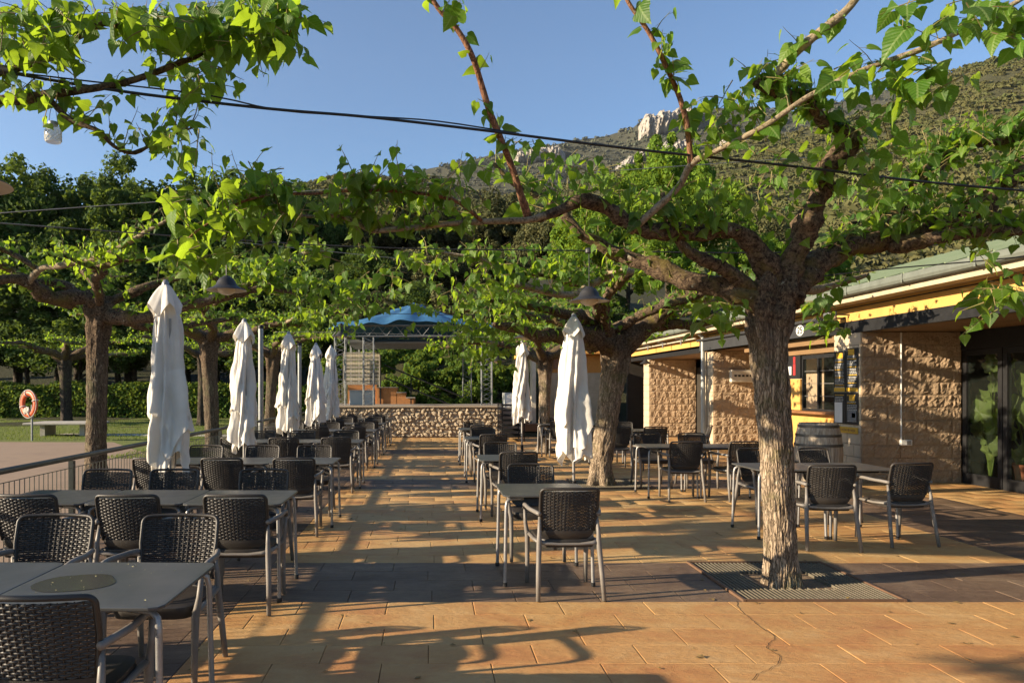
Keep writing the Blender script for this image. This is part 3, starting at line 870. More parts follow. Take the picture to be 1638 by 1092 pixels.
# ------------------------------------------------------------------ railing
def railing():
    t = empty('railing', (-3.7, 0, 0), 0, 'dark metal railing with wire mesh panels along left edge of the terrace', 'railing')
    ys = [2.2 + 2.6 * k for k in range(9)]
    h = .90
    for a, b in zip(ys[:-1], ys[1:]):
        r_ = MB(); r_.tube([(0, a + .002, h), (0, b - .002, h)], .028, 12); r_.build('top_rail', M['rail'], t, smooth='auto')
    for yv in ys:
        p = MB(); p.box((0, yv, h / 2 - .016), (.05, .05, h - .03)); p.build('post', M['rail'], t)
    tot = 0; me = {}
    wm = MB(); wm.box((0, 0, .42), (.006, .006, .76)); wme = wm.mesh('wire'); wme.materials.append(M['wire'])
    extra = MB()
    cnt = 0
    for a, b in zip(ys[:-1], ys[1:]):
        n = 32
        for k in range(n):
            yv = a + .06 + (b - a - .12) * k / (n - 1)
            if 5.5 < yv < 15 and cnt < 150:
                cnt += 1; link('wire', wme, None, t, (0, yv, 0))
            else: extra.box((0, yv, .42), (.006, .006, .76))
        hr = MB()
        for z in (.045, .42, .80): hr.box((.008, (a + b) / 2, z), (.007, b - a - .06, .007))
        hr.build('cross_wire', M['wire'], t)
    o = extra.build('far_wires', M['wire'], t, fix=False); o['kind'] = 'stuff'
    return t
railing()

# ------------------------------------------------------------------ grey posts of the terrace
for (x, y, top, lb) in ((-3.70, 15.6, 2.95, 'grey steel post between the second and third parasols on the left'), (-3.70, 20.2, 2.85, 'thinner looking grey steel post behind the third parasol on the left'),):
    t = empty('steel_post', (x, y, 0), 0, lb, 'post', 'grey steel posts')
    b = MB(); b.tube([(0, 0, 0), (0, 0, top)], .055, 16); b.build('pole', M['galv'], t, smooth='auto')
    b = MB(); b.lathe([(0, top + .03), (.05, top + .025), (.062, top), (.062, top - .05)], 16); b.build('cap', M['black_metal'], t, smooth='auto')

# ------------------------------------------------------------------ stone wall and stage
def stone_wall():
    t = empty('stone_wall', (0, 23.3, 0), 0, 'low rubble stone wall with flat coping closing the far end of the aisle', 'wall')
    X0, X1, hh = -3.9, 2.15, .98
    b = MB(); b.box(((X0 + X1) / 2, .28, hh / 2), (X1 - X0, .44, hh)); b.build('mortar_core', M['mortar'], t)
    c = MB(); c.box(((X0 + X1) / 2, .25, hh + .03), (X1 - X0 + .1, .56, .06), bev=.01); c.build('coping', M['capstone'], t)
    meshes = []
    for k in range(7):
        rnd = random.Random(k); mb = MB(); n = 9
        rg0 = []; 
        for lev, (sc, d) in enumerate(((1.0, 0), (.92, -.05), (.55, -.085))):
            for i in range(n):
                a = 2 * PI * i / n; rr = (1 + .22 * math.sin(2 * a + k) + .1 * rnd.uniform(-1, 1)) * sc
                mb.v.append((rr * math.cos(a), d * (1 + .3 * rnd.uniform(-1, 1)), rr * math.sin(a)))
        mb.v.append((.1, -.095, 0))
        for l in range(2):
            for i in range(n):
                a = l * n + i; q = l * n + (i + 1) % n; mb.f.append((a, q, q + n, a + n))
        for i in range(n): mb.f.append((2 * n + i, 2 * n + (i + 1) % n, 3 * n))
        me = mb.mesh('stone'); me.materials.append(M['stone']); meshes.append(me)
    cnt = 0; z = .07; extra = []
    rowi = 0; rnd = random.Random(5)
    while z < hh - .03:
        x = X0 + .08 + (rowi % 2) * .07
        while x < X1 - .05:
            w = rnd.uniform(.055, .125); h2 = rnd.uniform(.05, .085)
            o = link('stone', meshes[rnd.randrange(7)], None, t, (x + w, .075 + rnd.uniform(-.01, .01), z + rnd.uniform(-.03, .03)), (0, rnd.uniform(-.6, .6), 0))
            o.scale = (w * .97, rnd.uniform(.45, 1.0), h2); cnt += 1
            x += w * 1.72
        z += .118; rowi += 1
stone_wall()

def truss(name, c0, c1, wdt, parent, n, horiz=False, r=.017):
    """square lattice girder from c0 to c1"""
    c0, c1 = Vector(c0), Vector(c1); ax = (c1 - c0).normalized()
    u = Vector((1, 0, 0)) if not horiz else Vector((0, 0, 1)); w = Vector((0, 1, 0)); hw_ = wdt / 2
    cs = [(-1, -1), (1, -1), (1, 1), (-1, 1)]
    for (a, b) in cs:
        m = MB(); o = u * a * hw_ + w * b * hw_; m.tube([c0 + o, c1 + o], r, 8); m.build('chord', M['galv'], parent, smooth='auto')
    L = (c1 - c0).length; br = MB()
    for f in range(4):
        a, b = cs[f], cs[(f + 1) % 4]
        for k in range(n):
            p = c0 + ax * (L * k / n) + (u * a[0] + w * a[1]) * hw_; q = c0 + ax * (L * (k + 1) / n) + (u * b[0] + w * b[1]) * hw_
            if k % 2: p, q = c0 + ax * (L * k / n) + (u * b[0] + w * b[1]) * hw_, c0 + ax * (L * (k + 1) / n) + (u * a[0] + w * a[1]) * hw_
            br.tube([p, q], r * .45, 5)
    br.build('lattice', M['galv'], parent)
def stage():
    t = empty('stage_platform', (0, 0, 0), 0, 'grey raised stage floor behind the stone wall', 'stage')
    b = MB(); b.box((-.6, 26.6, .49), (7.0, 5.6, .98)); b.build('deck', M['bed_grey'], t)
    k = empty('stage_canopy', (0, 0, 0), 0, 'blue tarpaulin stage roof carried on four lattice truss towers', 'canopy')
    for (x, y) in ((-3.05, 24.1), (-2.02, 24.9), (1.85, 24.1), (1.45, 29.2)):
        if (x, y) == (-2.02, 24.9): x, y = -2.10, 24.1
        truss('t', (x, y, 1.0), (x, y, 3.30), .34, k, 14)
    for x, y in ((-3.05, 28.8),): truss('t', (x, y, .9), (x, y, 3.3), .34, k, 12)
    for y in (24.1, 29.2): 
        b0 = (-3.3, y, 3.52); truss('b', b0, (2.1, y, 3.52), .36, k, 18, True, .018)
    for x in (-3.2, 2.0):
        b = MB(); b.box((x, 26.6, 3.55), (.06, 4.9, .10)); b.build('side_rail', M['galv'], k)
    # louvred roof deck under the tarpaulin
    for i in range(6):
        b = MB(); b.box((-.55, 24.7 + i * .75, 3.22 - .0 * i), (4.9, .34, .05), (.35, 0, 0)); b.build('roof_slat', M['galv'], k)
    # tarpaulin: tented sheet with folds
    nx, ny = 60, 30; V = []; 
    for j in range(ny + 1):
        for i in range(nx + 1):
            u, v = i / nx, j / ny; x = -3.5 + 5.9 * u; y = 23.75 + 5.7 * v
            zz = 3.78
            d = abs(x + .62) / 2.7; dv = abs(v - .45) / .55
            pk = max(0, 1 - d) ** 1.1 * max(0, 1 - dv) ** .8
            zz += .95 * pk
            a = math.atan2((v - .45) * 5.7, x + .62)
            zz += .05 * math.sin(a * 14) * min(1, pk * 3) + .03 * noise.noise(Vector((x * 2, y * 2, 0)))
            edge = min(u, v, 1 - u, 1 - v)
            if edge < .02: zz -= .16 + .04 * math.sin(x * 7)
            V.append((x, y, zz))
    F = [(j * (nx + 1) + i, j * (nx + 1) + i + 1, (j + 1) * (nx + 1) + i + 1, (j + 1) * (nx + 1) + i) for j in range(ny) for i in range(nx)]
    link('tarpaulin', np_mesh('tarpaulin', np.array(V), np.array(F), smooth=True), M['blue_tarp'], k)
    # staircase behind the stage
    s = empty('staircase', (0, 0, 0), 0, 'orange rendered staircase rising left behind the stage with black handrails', 'stairs')
    for i in range(3):
        b = MB(); x0 = -1.95 + 0 * i
        b.box((-1.75 + i * .37 + (.19 if i else 0), 28.9, .9 + (.72 - i * .20) / 2), (.368 if i else .8, 1.2, .72 - i * .20)); b.build('step', M['step_orange'], s)
        b = MB(); b.box((-1.75 + i * .37 + (.19 if i else 0), 28.85, 1.635 - i * .20), (.366 if i else .82, 1.3, .03)); b.build('tread', M['concrete'], s)
    b = MB(); b.box((-2.75, 29.1, 1.25), (1.15, 1.0, 1.0)); b.build('landing_wall', M['step_orange'], s)
    for z0, z1 in ((1.90, 2.72), (1.40, 1.95)):
        b = MB(); b.tube([(-1.85, 28.3, z0 + .62), (1.25, 28.3, z0 - 1.0 + .35)], .03, 8); b.build('handrail', M['black_metal'], s)
    for x, zt in ((-2.0, 2.9), (-.8, 2.05)):
        b = MB(); b.box((x, 28.25, (zt + .9) / 2), (.05, .05, zt - .9)); b.build('post', M['black_metal'], s)
    # mesh guard panel with boards behind
    g = empty('guard_panel', (-2.72, 28.0, 0), 0, 'wire guard panel over stacked horizontal boards at the back of the stage', 'panel')
    for i in range(8):
        b = MB(); b.box((0, .25, 1.80 + i * .155), (1.35, .04, .12)); b.build('board', M['cream_trim'] if i % 2 else M['concrete'], g)
    b = MB()
    for i in range(22): b.box((-.68 + i * .065, 0, 2.35), (.006, .006, 1.2))
    for i in range(9): b.box((0, .008, 1.78 + i * .145), (1.38, .006, .006))
    b.build('wire_mesh', M['black_metal'], g)
    b = MB(); b.box((0, 0, 2.98), (1.42, .05, .04)); b.box((-.70, 0, 2.3), (.04, .05, 1.3)); b.box((.70, 0, 2.3), (.04, .05, 1.3)); b.build('frame', M['concrete'], g)
    w = empty('storage_box', (-2.45, 25.6, .98), 0, 'pale grey box standing on the stage beside the truss tower', 'box')
    b = MB(); b.box((0, 0, .27), (.86, .6, .50), bev=.02); b.build('body', M['galv_light'], w)
    b = MB(); b.box((0, -.01, .535), (.90, .64, .04), bev=.01); b.build('lid', M['galv_light'], w)
M['galv_light'] = simple('pale_grey_sheet', (.40, .42, .40), (.34, .36, .35), 4, .5, .1, 40)
stage()

# shelving and fridge right of the wall
t = empty('stacked_loungers', (2.45, 22.2, 0), 0, 'stack of dark slatted lounger frames at the right end of the stone wall', 'loungers')
for i in range(7):
    b = MB(); b.box((0, 0, .16 + i * .155), (.62 + .03 * (i % 2), 1.4, .035)); b.build('slat_frame', M['black_metal'], t)
for sx in (-1, 1):
    b = MB(); b.box((sx * .33, -.66, .58), (.035, .035, 1.15)); b.box((sx * .33, .66, .58), (.035, .035, 1.15)); b.build('upright', M['black_metal'], t)
t = empty('metal_cabinet', (2.75, 24.4, 0), 0, 'pale grey metal cabinet behind the stacked lounger frames', 'cabinet')
b = MB(); b.box((0, 0, .75), (.62, .6, 1.4), bev=.015); b.build('body', M['galv_light'], t)
b = MB(); b.box((0, -.31, .8), (.54, .012, 1.2), bev=.004); b.build('door', M['white_paint'], t)
b = MB(); b.box((.2, -.325, .9), (.02, .02, .14)); b.build('handle', M['black_metal'], t)

# ------------------------------------------------------------------ restaurant
def block_mesh(w, h, seed, rough=True):
    rnd = random.Random(seed); nx, nz = (12, 6) if w > .3 else (6, 6); V = []; F = []
    for j in range(nz + 1):
        for i in range(nx + 1):
            x = -w / 2 + w * i / nx; z = -h / 2 + h * j / nz
            e = (i in (0, nx)) or (j in (0, nz))
            y = 0 if e else -.012 - .040 * (.45 * rnd.random() + .55 * max(0, min(1, .5 + 1.1 * noise.noise(Vector((x * 7, z * 9, seed * 3))))))
            if not e: x += rnd.uniform(-.011, .011); z += rnd.uniform(-.010, .010)
            else: y = -.020 - .006 * rnd.random()
            V.append((x, y, z))
    for j in range(nz):
        for i in range(nx):
            a = j * (nx + 1) + i; F.append((a, a + 1, a + nx + 2, a + nx + 1))
    n = len(V); V += [(-w / 2, .02, -h / 2), (w / 2, .02, -h / 2), (w / 2, .02, h / 2), (-w / 2, .02, h / 2)]
    bl, br, tl, tr = 0, nx, nz * (nx + 1), nz * (nx + 1) + nx
    F += [(n, n + 1, br, bl), (n + 1, n + 2, tr, br), (n + 2, n + 3, tl, tr), (n + 3, n, bl, tl)]
    m = MB(); m.v = V; m.f = F; me = m.mesh('stone_block'); me.materials.append(M['block']); return me
BL = {}
def get_block(w, seed):
    k = (round(w, 2), seed)
    if k not in BL: BL[k] = block_mesh(k[0], .209, seed)
    return BL[k]
bd = empty('restaurant_building', (0, 0, 0), 0, 'single-storey restaurant with split-face block walls, ochre fascia and green sheet roof', 'building')
def fin(x0, x1, yf, ys, ztop=2.57):
    """block fin: rough face at y=yf looking at the camera, smooth face at x0"""
    b = MB(); b.box(((x0 + x1) / 2 + .01, (yf + ys) / 2 + .02, ztop / 2), (x1 - x0 - .02, ys - yf, ztop)); b.build('wall', M['block_core'], bd)
    nr = 12; ph = ztop / nr
    for r in range(nr):
        off = 0 if r % 2 else .21; x = x0
        xs = [x0]; 
        q = x0 + (.44 if r % 2 else .22)
        while q < x1 - .12: xs.append(q); q += .44
        xs.append(x1)
        for i_, (a, c) in enumerate(zip(xs[:-1], xs[1:])):
            w = c - a - .006
            if len(FINB) < 285:
                o = link('stone_block', get_block(w, random.randrange(5)), None, bd, ((a + c) / 2, yf, ph * (r + .5)))
                o.scale = (w / round(w, 2), 1, 1)
                FINB.append(o)
        # smooth side blocks
        ws = (ys - yf)
        cuts = [yf + .004, ys] if ws < .5 else ([yf + .004, yf + ws * .5, ys] if r % 2 else [yf + .004, yf + ws * .25, yf + ws * .75, ys])
        m = MB()
        for a, c in zip(cuts[:-1], cuts[1:]):
            m.box((x0 + .002, (a + c) / 2, ph * (r + .5)), (.022, c - a - .008, ph - .008), bev=.003)
        SIDEB.append((m, r))
        m.build('smooth_block', M['block_smooth'], bd)
FINB = []; SIDEB = []
M['block_core'] = simple('block_mortar', (.47, .36, .24), (.40, .30, .2), 8, .95, .4, 80)
fin(7.33, 9.02, 12.26, 13.07)
fin(7.33, 8.95, 18.7, 19.25)
fin(7.33, 8.90, 24.2, 24.8)
def bbox(name, mat, lo, hi, bev=0, parent=None):
    b = MB(); b.box([(lo[i] + hi[i]) / 2 for i in range(3)], [hi[i] - lo[i] for i in range(3)], bev=bev); return b.build(name, mat, parent or bd)
# deep body of the building
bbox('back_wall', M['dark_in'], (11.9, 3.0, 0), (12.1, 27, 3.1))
bbox('end_wall', M['dark_in'], (7.32, 26.8, 0), (11.88, 27.0, 3.2))  # near-black colour stands for the shade on this end wall
bbox('recess_wall', M['block_core'], (9.0, 15.6, 0), (9.15, 18.69, 2.56))
bbox('recess_wall', M['block_core'], (8.95, 19.30, 0), (9.1, 23.4, 2.56))
bbox('recess_wall', M['yellow_wall'], (8.9, 24.85, 0), (9.05, 26.78, 2.56))
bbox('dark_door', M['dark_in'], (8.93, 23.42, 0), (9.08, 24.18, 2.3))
# bar
bar_x = 7.62
bbox('bar_wall', M['yellow_wall'], (bar_x, 13.10, 0), (bar_x + .14, 15.55, 1.10))
bbox('bar_wall', M['yellow_wall'], (bar_x, 15.56, 0), (bar_x + .14, 15.70, 2.40))
bbox('bar_wall', M['yellow_wall'], (bar_x + .004, 14.86, 1.16), (bar_x + .13, 15.55, 1.80))
cnt_ = bbox('counter', M['counter'], (bar_x - .22, 13.09, 1.105), (bar_x + .25, 15.62, 1.155), .008)
bbox('bar_lintel', M['brown_wood'], (bar_x - .02, 13.09, 2.30), (bar_x + .13, 15.55, 2.56))
wf = bbox('window_frame', M['black_metal'], (bar_x + .03, 13.62, 1.16), (bar_x + .10, 14.84, 1.20))
for (y0, y1) in ((13.62, 13.66), (14.21, 14.26), (14.80, 14.84)):
    bbox('jamb', M['black_metal'], (bar_x + .03, y0, 1.202), (bar_x + .10, y1, 2.20), 0, wf)
bbox('head', M['black_metal'], (bar_x + .03, 13.62, 2.202), (bar_x + .10, 14.84, 2.28), 0, wf)
for (y0, y1) in ((13.665, 14.205), (14.265, 14.795)):
    bbox('pane', M['glass'], (bar_x + .06, y0, 1.205), (bar_x + .068, y1, 2.198), 0, wf)
    for k in (1, 2, 3):
        zz = 1.2 + k * .25; bbox('glazing_bar', M['alu'], (bar_x + .052, y0 + .02, zz), (bar_x + .058, y1 - .02, zz + .01), 0, wf)
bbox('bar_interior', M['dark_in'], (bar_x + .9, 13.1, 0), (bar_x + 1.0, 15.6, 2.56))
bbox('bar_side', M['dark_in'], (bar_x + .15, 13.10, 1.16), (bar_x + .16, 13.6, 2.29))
# shelf things inside the bar front: red and white notices
for i, (y, z, w, h, m) in enumerate([(15.1, 1.95, .10, .24, 'sign_red'), (15.3, 1.93, .16, .18, 'sign_white'), (15.1, 2.15, .09, .14, 'sign_red')]):
    o = bbox('notice', M[m], (bar_x + .0, y - w / 2, z - h / 2 + .05), (bar_x + .003, y + w / 2, z + h / 2 + .05))
bbox('dark_panel', M['sign_black'], (bar_x + .006, 14.87, 1.81), (bar_x + .12, 15.54, 2.295))
# beam, fascia, soffit, gutter, roof
YA, YB = 1.0, 26.9
bbox('beam', M['black_metal'], (7.31, YA, 2.573), (7.42, 13.2, 2.76))
bbox('beam', M['black_metal'], (7.31, 19.6, 2.573), (7.42, YB, 2.70))
bbox('fascia', M['yellow_wall'], (7.335, YA, 2.765), (7.45, YB, 3.06))
bbox('fascia_trim', M['black_metal'], (7.318, YA, 3.005), (7.334, YB, 3.02))
bbox('fascia_trim', M['black_metal'], (7.318, YA, 2.765), (7.334, 13.2, 2.778))
bbox('soffit', M['brown_wood'], (7.43, YA, 2.575), (9.1, 12.25, 2.60))
bbox('soffit', M['brown_wood'], (7.43, 13.1, 2.575), (11.8, 26.7, 2.60))
bbox('eaves_soffit', M['cream_dark'], (6.98, YA, 3.062), (7.45, YB, 3.08))
bbox('bargeboard', M['cream_dark'], (6.95, YA, 3.045), (6.975, YB, 3.17))
g_ = MB(); 
prof = [(6.82, 3.27), (6.815, 3.19), (6.835, 3.15), (6.88, 3.13), (6.94, 3.15), (6.945, 3.26), (6.935, 3.26), (6.93, 3.16), (6.88, 3.145), (6.845, 3.16), (6.83, 3.2), (6.83, 3.27)]
g_.prism(prof, 1, YA, YB); g_.build('gutter', M['gutter'], bd)
for k in range(18):
    yv = 2 + k * 1.4
    bbox('gutter_clip', M['gutter'], (6.808, yv, 3.14), (6.814, yv + .03, 3.275))
r0 = Vector((6.86, 0, 3.27)); r1 = Vector((10.4, 0, 4.32)); L = r1 - r0; nrm = Vector((-L.z, 0, L.x)).normalized()
rf = MB(); rf.prism([(r0.x, r0.z), (r1.x, r1.z), (r1.x, r1.z - .08), (r0.x, r0.z - .02)], 1, YA, YB); rfo = rf.build('roof', M['roof_green'], bd)
rs_ = MB(); rs_.tube([(r0 + nrm * .012), (r1 + nrm * .012)], .018, 6); rsm = rs_.mesh('roof_seam'); rsm.materials.append(M['roof_green'])
for k in range(int((YB - YA) / .42)):
    link('roof_seam', rsm, None, rfo, (0, YA + .2 + k * .42, 0))
rf = MB(); rf.prism([(10.4, 4.32), (13.9, 3.27), (13.9, 3.2), (10.4, 4.24)], 1, YA, YB); rf.build('roof_back', M['roof_green'], bd)
rf = MB(); rf.prism([(7.46, 3.06), (11.9, 3.06), (11.9, 3.75), (10.4, 4.2), (7.46, 3.38)], 1, YB - .1, YB - .02); rf.build('gable', M['yellow_wall'], bd)
# glass doors
gx = 9.05
for i, (y0, y1) in enumerate(((11.36, 12.2), (10.45, 11.34), (9.54, 10.43), (8.6, 9.52), (7.6, 8.58))):
    gd = empty('glass_door', (0, 0, 0)); gd.parent = bd; KIDS.setdefault(bd.name, []).append(gd); 
    f = MB(); 
    for (a, c) in ((y0, y0 + .085), (y1 - .085, y1)): f.box((gx, (a + c) / 2, 1.13), (.07, c - a, 2.26))
    f.box((gx, (y0 + y1) / 2, .10), (.066, y1 - y0 - .172, .18)); f.box((gx, (y0 + y1) / 2, 2.21), (.066, y1 - y0 - .172, .09))
    fo = f.build('door_frame', M['black_metal'], gd)
    bbox('pane', M['glass'], (gx - .004, y0 + .087, .192), (gx + .004, y1 - .087, 2.164), 0, gd)
    h = MB(); h.box((gx - .055, y0 + .04, 1.05), (.02, .02, .32)); h.box((gx - .04, y0 + .04, .93), (.03, .018, .018)); h.box((gx - .04, y0 + .04, 1.17), (.03, .018, .018)); h.build('handle', M['black_metal'], gd)
bbox('door_head', M['black_metal'], (gx - .05, 3.0, 2.262), (gx + .05, 12.24, 2.57))
# conduit, socket, downpipe, wall boxes
cd = MB(); cd.tube([(7.99, 12.225, .74), (7.99, 12.225, 2.56)], .012, 8); cd.build('conduit', M['white_paint'], bd)
sk = MB(); sk.box((8.05, 12.20, .69), (.20, .06, .095), bev=.01); sko = sk.build('socket_box', M['white_paint'], bd)
sk = MB(); sk.box((8.08, 12.165, .69), (.07, .012, .065)); sk.build('socket_cover', M['alu'], sko)
dp = MB(); dp.tube([(7.22, 19.1, 0.02), (7.22, 19.1, 2.95), (7.05, 19.0, 3.08), (6.9, 18.95, 3.13)], .055, 14); dp.build('downpipe', M['galv_light'], bd, smooth='auto')
dp = MB(); dp.tube([(7.26, 18.78, .5), (7.26, 18.78, 1.2), (7.28, 18.72, 1.32), (7.3, 18.7, 1.2)], .015, 8); dp.build('hose_pipe', M['alu'], bd, smooth=True)
for k in range(3):
    y_ = [20.3, 21.9, 23.4][k]
    q = MB(); q.tube([(6.9, y_, 3.0), (7.1, y_, 2.98), (7.3, y_, 2.98)], .018, 8); q.tube([(7.05, y_, 3.0), (7.05, y_, 2.82)], .02, 8); q.build('bracket', M['galv'], bd)
q = MB(); q.tube([(7.2, 19.6, 2.97), (7.2, YB - .3, 2.97)], .028, 8); q.build('pipe', M['cream_trim'], bd, smooth='auto')

# heater box on second block wall
t = empty('wall_heater', (8.04, 18.60, 1.78), 0, 'small cream louvred box mounted high on the second block wall, left of the nearest trunk', 'wall box')
b = MB(); b.box((0, 0, .14), (.62, .14, .32), bev=.02); b.build('body', M['cream_trim'], t)
for k in range(5):
    b = MB(); b.box((-.2 + k * .1, -.075, .15), (.06, .012, .05)); b.build('slot', M['dark_in'], t)

# awning
aw = empty('bar_awning', (0, 0, 0), 0, 'folded black awning with white crest over the bar front', 'awning')
b = MB(); b.prism([(7.62, 3.0), (7.20, 2.86), (7.19, 2.60), (7.205, 2.60), (7.215, 2.85), (7.62, 2.97)], 1, 13.25, 19.3); b.build('cloth', M['awning'], aw)
b = MB(); b.tube([(7.16, 13.2, 2.88), (7.16, 19.35, 2.88)], .035, 12); b.build('front_bar', M['awning'], aw, smooth='auto')
for yv in (13.24, 19.31):
    b = MB(); b.prism([(7.20, 2.60), (7.62, 2.60), (7.62, 3.0), (7.20, 2.86)], 1, yv - .006, yv + .006); b.build('side_cheek', M['awning'], aw)
b = MB(); n = 28
b.add([(7.186, 14.02 + .15 * math.cos(2 * PI * k / n), 2.735 + .105 * math.sin(2 * PI * k / n)) for k in range(n)], [tuple(range(n))]); b.build('crest_disc', M['sign_white'], aw, fix=False)
b = MB()
def stroke(mb, pts, x, w=.012):
    pts = [Vector((x, p[0], p[1])) for p in pts]
    for a, c in zip(pts[:-1], pts[1:]):
        d = (c - a).normalized(); nn = Vector((0, -d.z, d.y)) * w
        mb.add([a + nn, a - nn, c - nn, c + nn], [(0, 1, 2, 3)])
cy, cz = 14.02, 2.735
stroke(b, [(cy + .085, cz + .05), (cy + .05, cz + .07), (cy + .02, cz + .045), (cy + .03, cz + .01), (cy + .085, cz - .05), (cy + .015, cz - .05)], 7.183)
stroke(b, [(cy - .085, cz + .06), (cy - .02, cz + .06), (cy - .02, cz + .01), (cy - .06, cz + .015), (cy - .085, cz - .02), (cy - .06, cz - .06), (cy - .015, cz - .055)], 7.183)
b.build('crest_mark', M['sign_black'], aw, fix=False)
# wooden board under awning
bbox('sill_board', M['brown_wood'], (7.40, 13.10, 2.45), (7.50, 17.0, 2.565), 0, aw)

# floodlight above the pillar
t = empty('floodlight', (7.05, 12.75, 2.80), 0, 'square silver floodlight on a bracket above the menu boards', 'floodlight')
b = MB(); b.box((0, 0, .05), (.13, .17, .20), bev=.02); b.build('housing', M['galv'], t)
b = MB(); b.lathe([(0, .005), (.06, .0), (.075, -.01)], 16); o = b.build('lens', M['opal'], t); o.rotation_euler = (R(90), 0, 0); o.location = (0, -.09, .06)
b = MB(); b.tube([(.07, 0, .05), (.28, .02, .05)], .016, 8); b.tube([(.05, -.14, -.10), (.05, -.14, .16)], .012, 8); b.tube([(.05, -.14, .10), (.30, -.14, .10)], .012, 8); b.build('bracket', M['black_metal'], t)
t = empty('round_speaker', (7.08, 13.15, 2.80), 0, 'small dark round loudspeaker left of the silver floodlight', 'speaker')
b = MB(); b.lathe([(0, 0), (.07, .0), (.085, .03), (.08, .12), (.05, .16), (0, .165)], 20); o = b.build('housing', M['black_metal'], t, smooth='auto'); o.rotation_euler = (R(90), 0, 0)
b = MB(); b.box((.12, .05, 0), (.2, .03, .03)); b.build('bracket', M['black_metal'], t)

# menu boards on the smooth face (facing -X)
def menu(y0, y1, z0, z1, label, rows, seed, extra):
    rnd = random.Random(seed)
    t = empty('menu_board', (7.312, (y0 + y1) / 2, (z0 + z1) / 2), 0, label, 'menu board', 'black menu boards on the pillar')
    w, h = y1 - y0, z1 - z0
    b = MB(); b.box((0, 0, 0), (.012, w, h), bev=.003); b.build('board', M['sign_black'], t)
    wb, yb_ = MB(), MB()
    z = h / 2 - .05
    k = 0
    while z > -h / 2 + .04:
        for _ in range(1):
            y = w / 2 - .04
            while y > -w / 2 + .05:
                L = rnd.uniform(.02, .06); 
                if y - L < -w / 2 + .03: break
                if not any(e[0] - e[2] < z < e[0] + e[2] for e in extra):
                    (wb if k % 5 else yb_).box((-.0065, y - L / 2, z), (.001, L, .008 if k % 5 else .016))
                y -= L + .012
        z -= .026 if k % 5 else .035; k += 1
    wb.build('lettering', M['sign_white'], t); yb_.build('heading', M['sign_yellow'], t)
    for (ez, ey, eh, ew, m) in extra:
        q = MB(); q.box((-.0072, ey, ez), (.0022, ew, eh * 2), bev=.0); q.build('panel', M[m], t)
menu(12.69, 13.05, 1.55, 2.27, 'upper left black menu board with yellow headings on the pillar', 0, 1, [(.28, 0, .05, .2, 'sign_yellow'), (-.32, 0, .035, .34, 'sign_yellow')])
menu(12.31, 12.67, 1.55, 2.31, 'upper right black menu board with price lines, nearest the rough block corner', 0, 2, [(.31, .02, .05, .18, 'sign_yellow'), (-.34, 0, .03, .34, 'sign_yellow')])
menu(12.69, 13.05, .98, 1.54, 'lower left black menu board carrying a white sheet', 0, 3, [(-.08, .03, .18, .24, 'sign_white')])

M['sign_grey'] = simple('sign_grey', (.16, .17, .17), (.12, .12, .13), 9, .6)
menu(12.31, 12.67, .98, 1.54, 'lower right black menu board with round picture near its foot', 0, 4, [(.18, 0, .05, .16, 'sign_yellow'), (-.12, 0, .09, .26, 'sign_grey'), (-.12, -.05, .04, .10, 'sign_yellow')])
t = empty('yellow_sign_strip', (7.31, 12.69, .88), 0, 'long yellow strip sign below the black menu boards', 'sign')
b = MB(); b.box((0, 0, 0), (.014, .74, .11), bev=.003); b.build('board', M['sign_yellow'], t)
b = MB()
for k in range(14):
    b.box((-.0085, .3 - k * .045, .0), (.002, .022, .03 if k % 3 else .05))
b.build('lettering', M['counter'], t)

# plants and pot behind the glass
def big_leaf(mb, c, s, ang, tilt):
    m = Matrix.Rotation(ang, 3, 'Z') @ Matrix.Rotation(tilt, 3, 'X'); n = 20; vs = [Vector((0, 0, 0))]
    for k in range(n):
        a = 2 * PI * k / n; r = s * (1 + .12 * math.cos(5 * a)) * (1 - .35 * math.exp(-((a - PI * 1.5) / .3) ** 2))
        vs.append(Vector((r * math.cos(a), .02 * math.sin(5 * a), r * math.sin(a))))
    mb.add([m @ v + Vector(c) for v in vs], [(0, 1 + k, 1 + (k + 1) % n) for k in range(n)])
for i, (y, x, lb) in enumerate([(12.12, 9.42, 'climbing plant with big round leaves inside the glass door, left of the mullion'), (11.35, 9.42, 'potted plant with big leaves in a terracotta pot at the right photo edge behind glass')]):
    t = empty('indoor_plant', (x, y, 0), 0, lb, 'plant', 'plants behind the glass doors')
    if i: b = MB(); b.lathe([(.0, 0), (.13, 0), (.19, .36), (.205, .36), (.205, .41), (.18, .41), (.17, .36), (0, .35)], 24); b.build('pot', M['terracotta'], t, smooth='auto')
    rnd = random.Random(i + 4)
    st = MB(); 
    for k in range(15):
        z = .55 + k * .11; yy = rnd.uniform(-.38, .3); xx = rnd.uniform(-.26, .1)
        st.tube([(0, 0, .38 if i else 0), (xx * .4, yy * .5, z * .7), (xx, yy, z)], .007, 6)
        lf = MB(); big_leaf(lf, (xx, yy, z), rnd.uniform(.11, .22), rnd.uniform(1.2, 2.0), rnd.uniform(-.5, .5)); lf.build('leaf', M['leaf_plain'] if 'leaf_plain' in M else M['leaf'], t, fix=False)
    st.build('stem', M['leaf'], t)

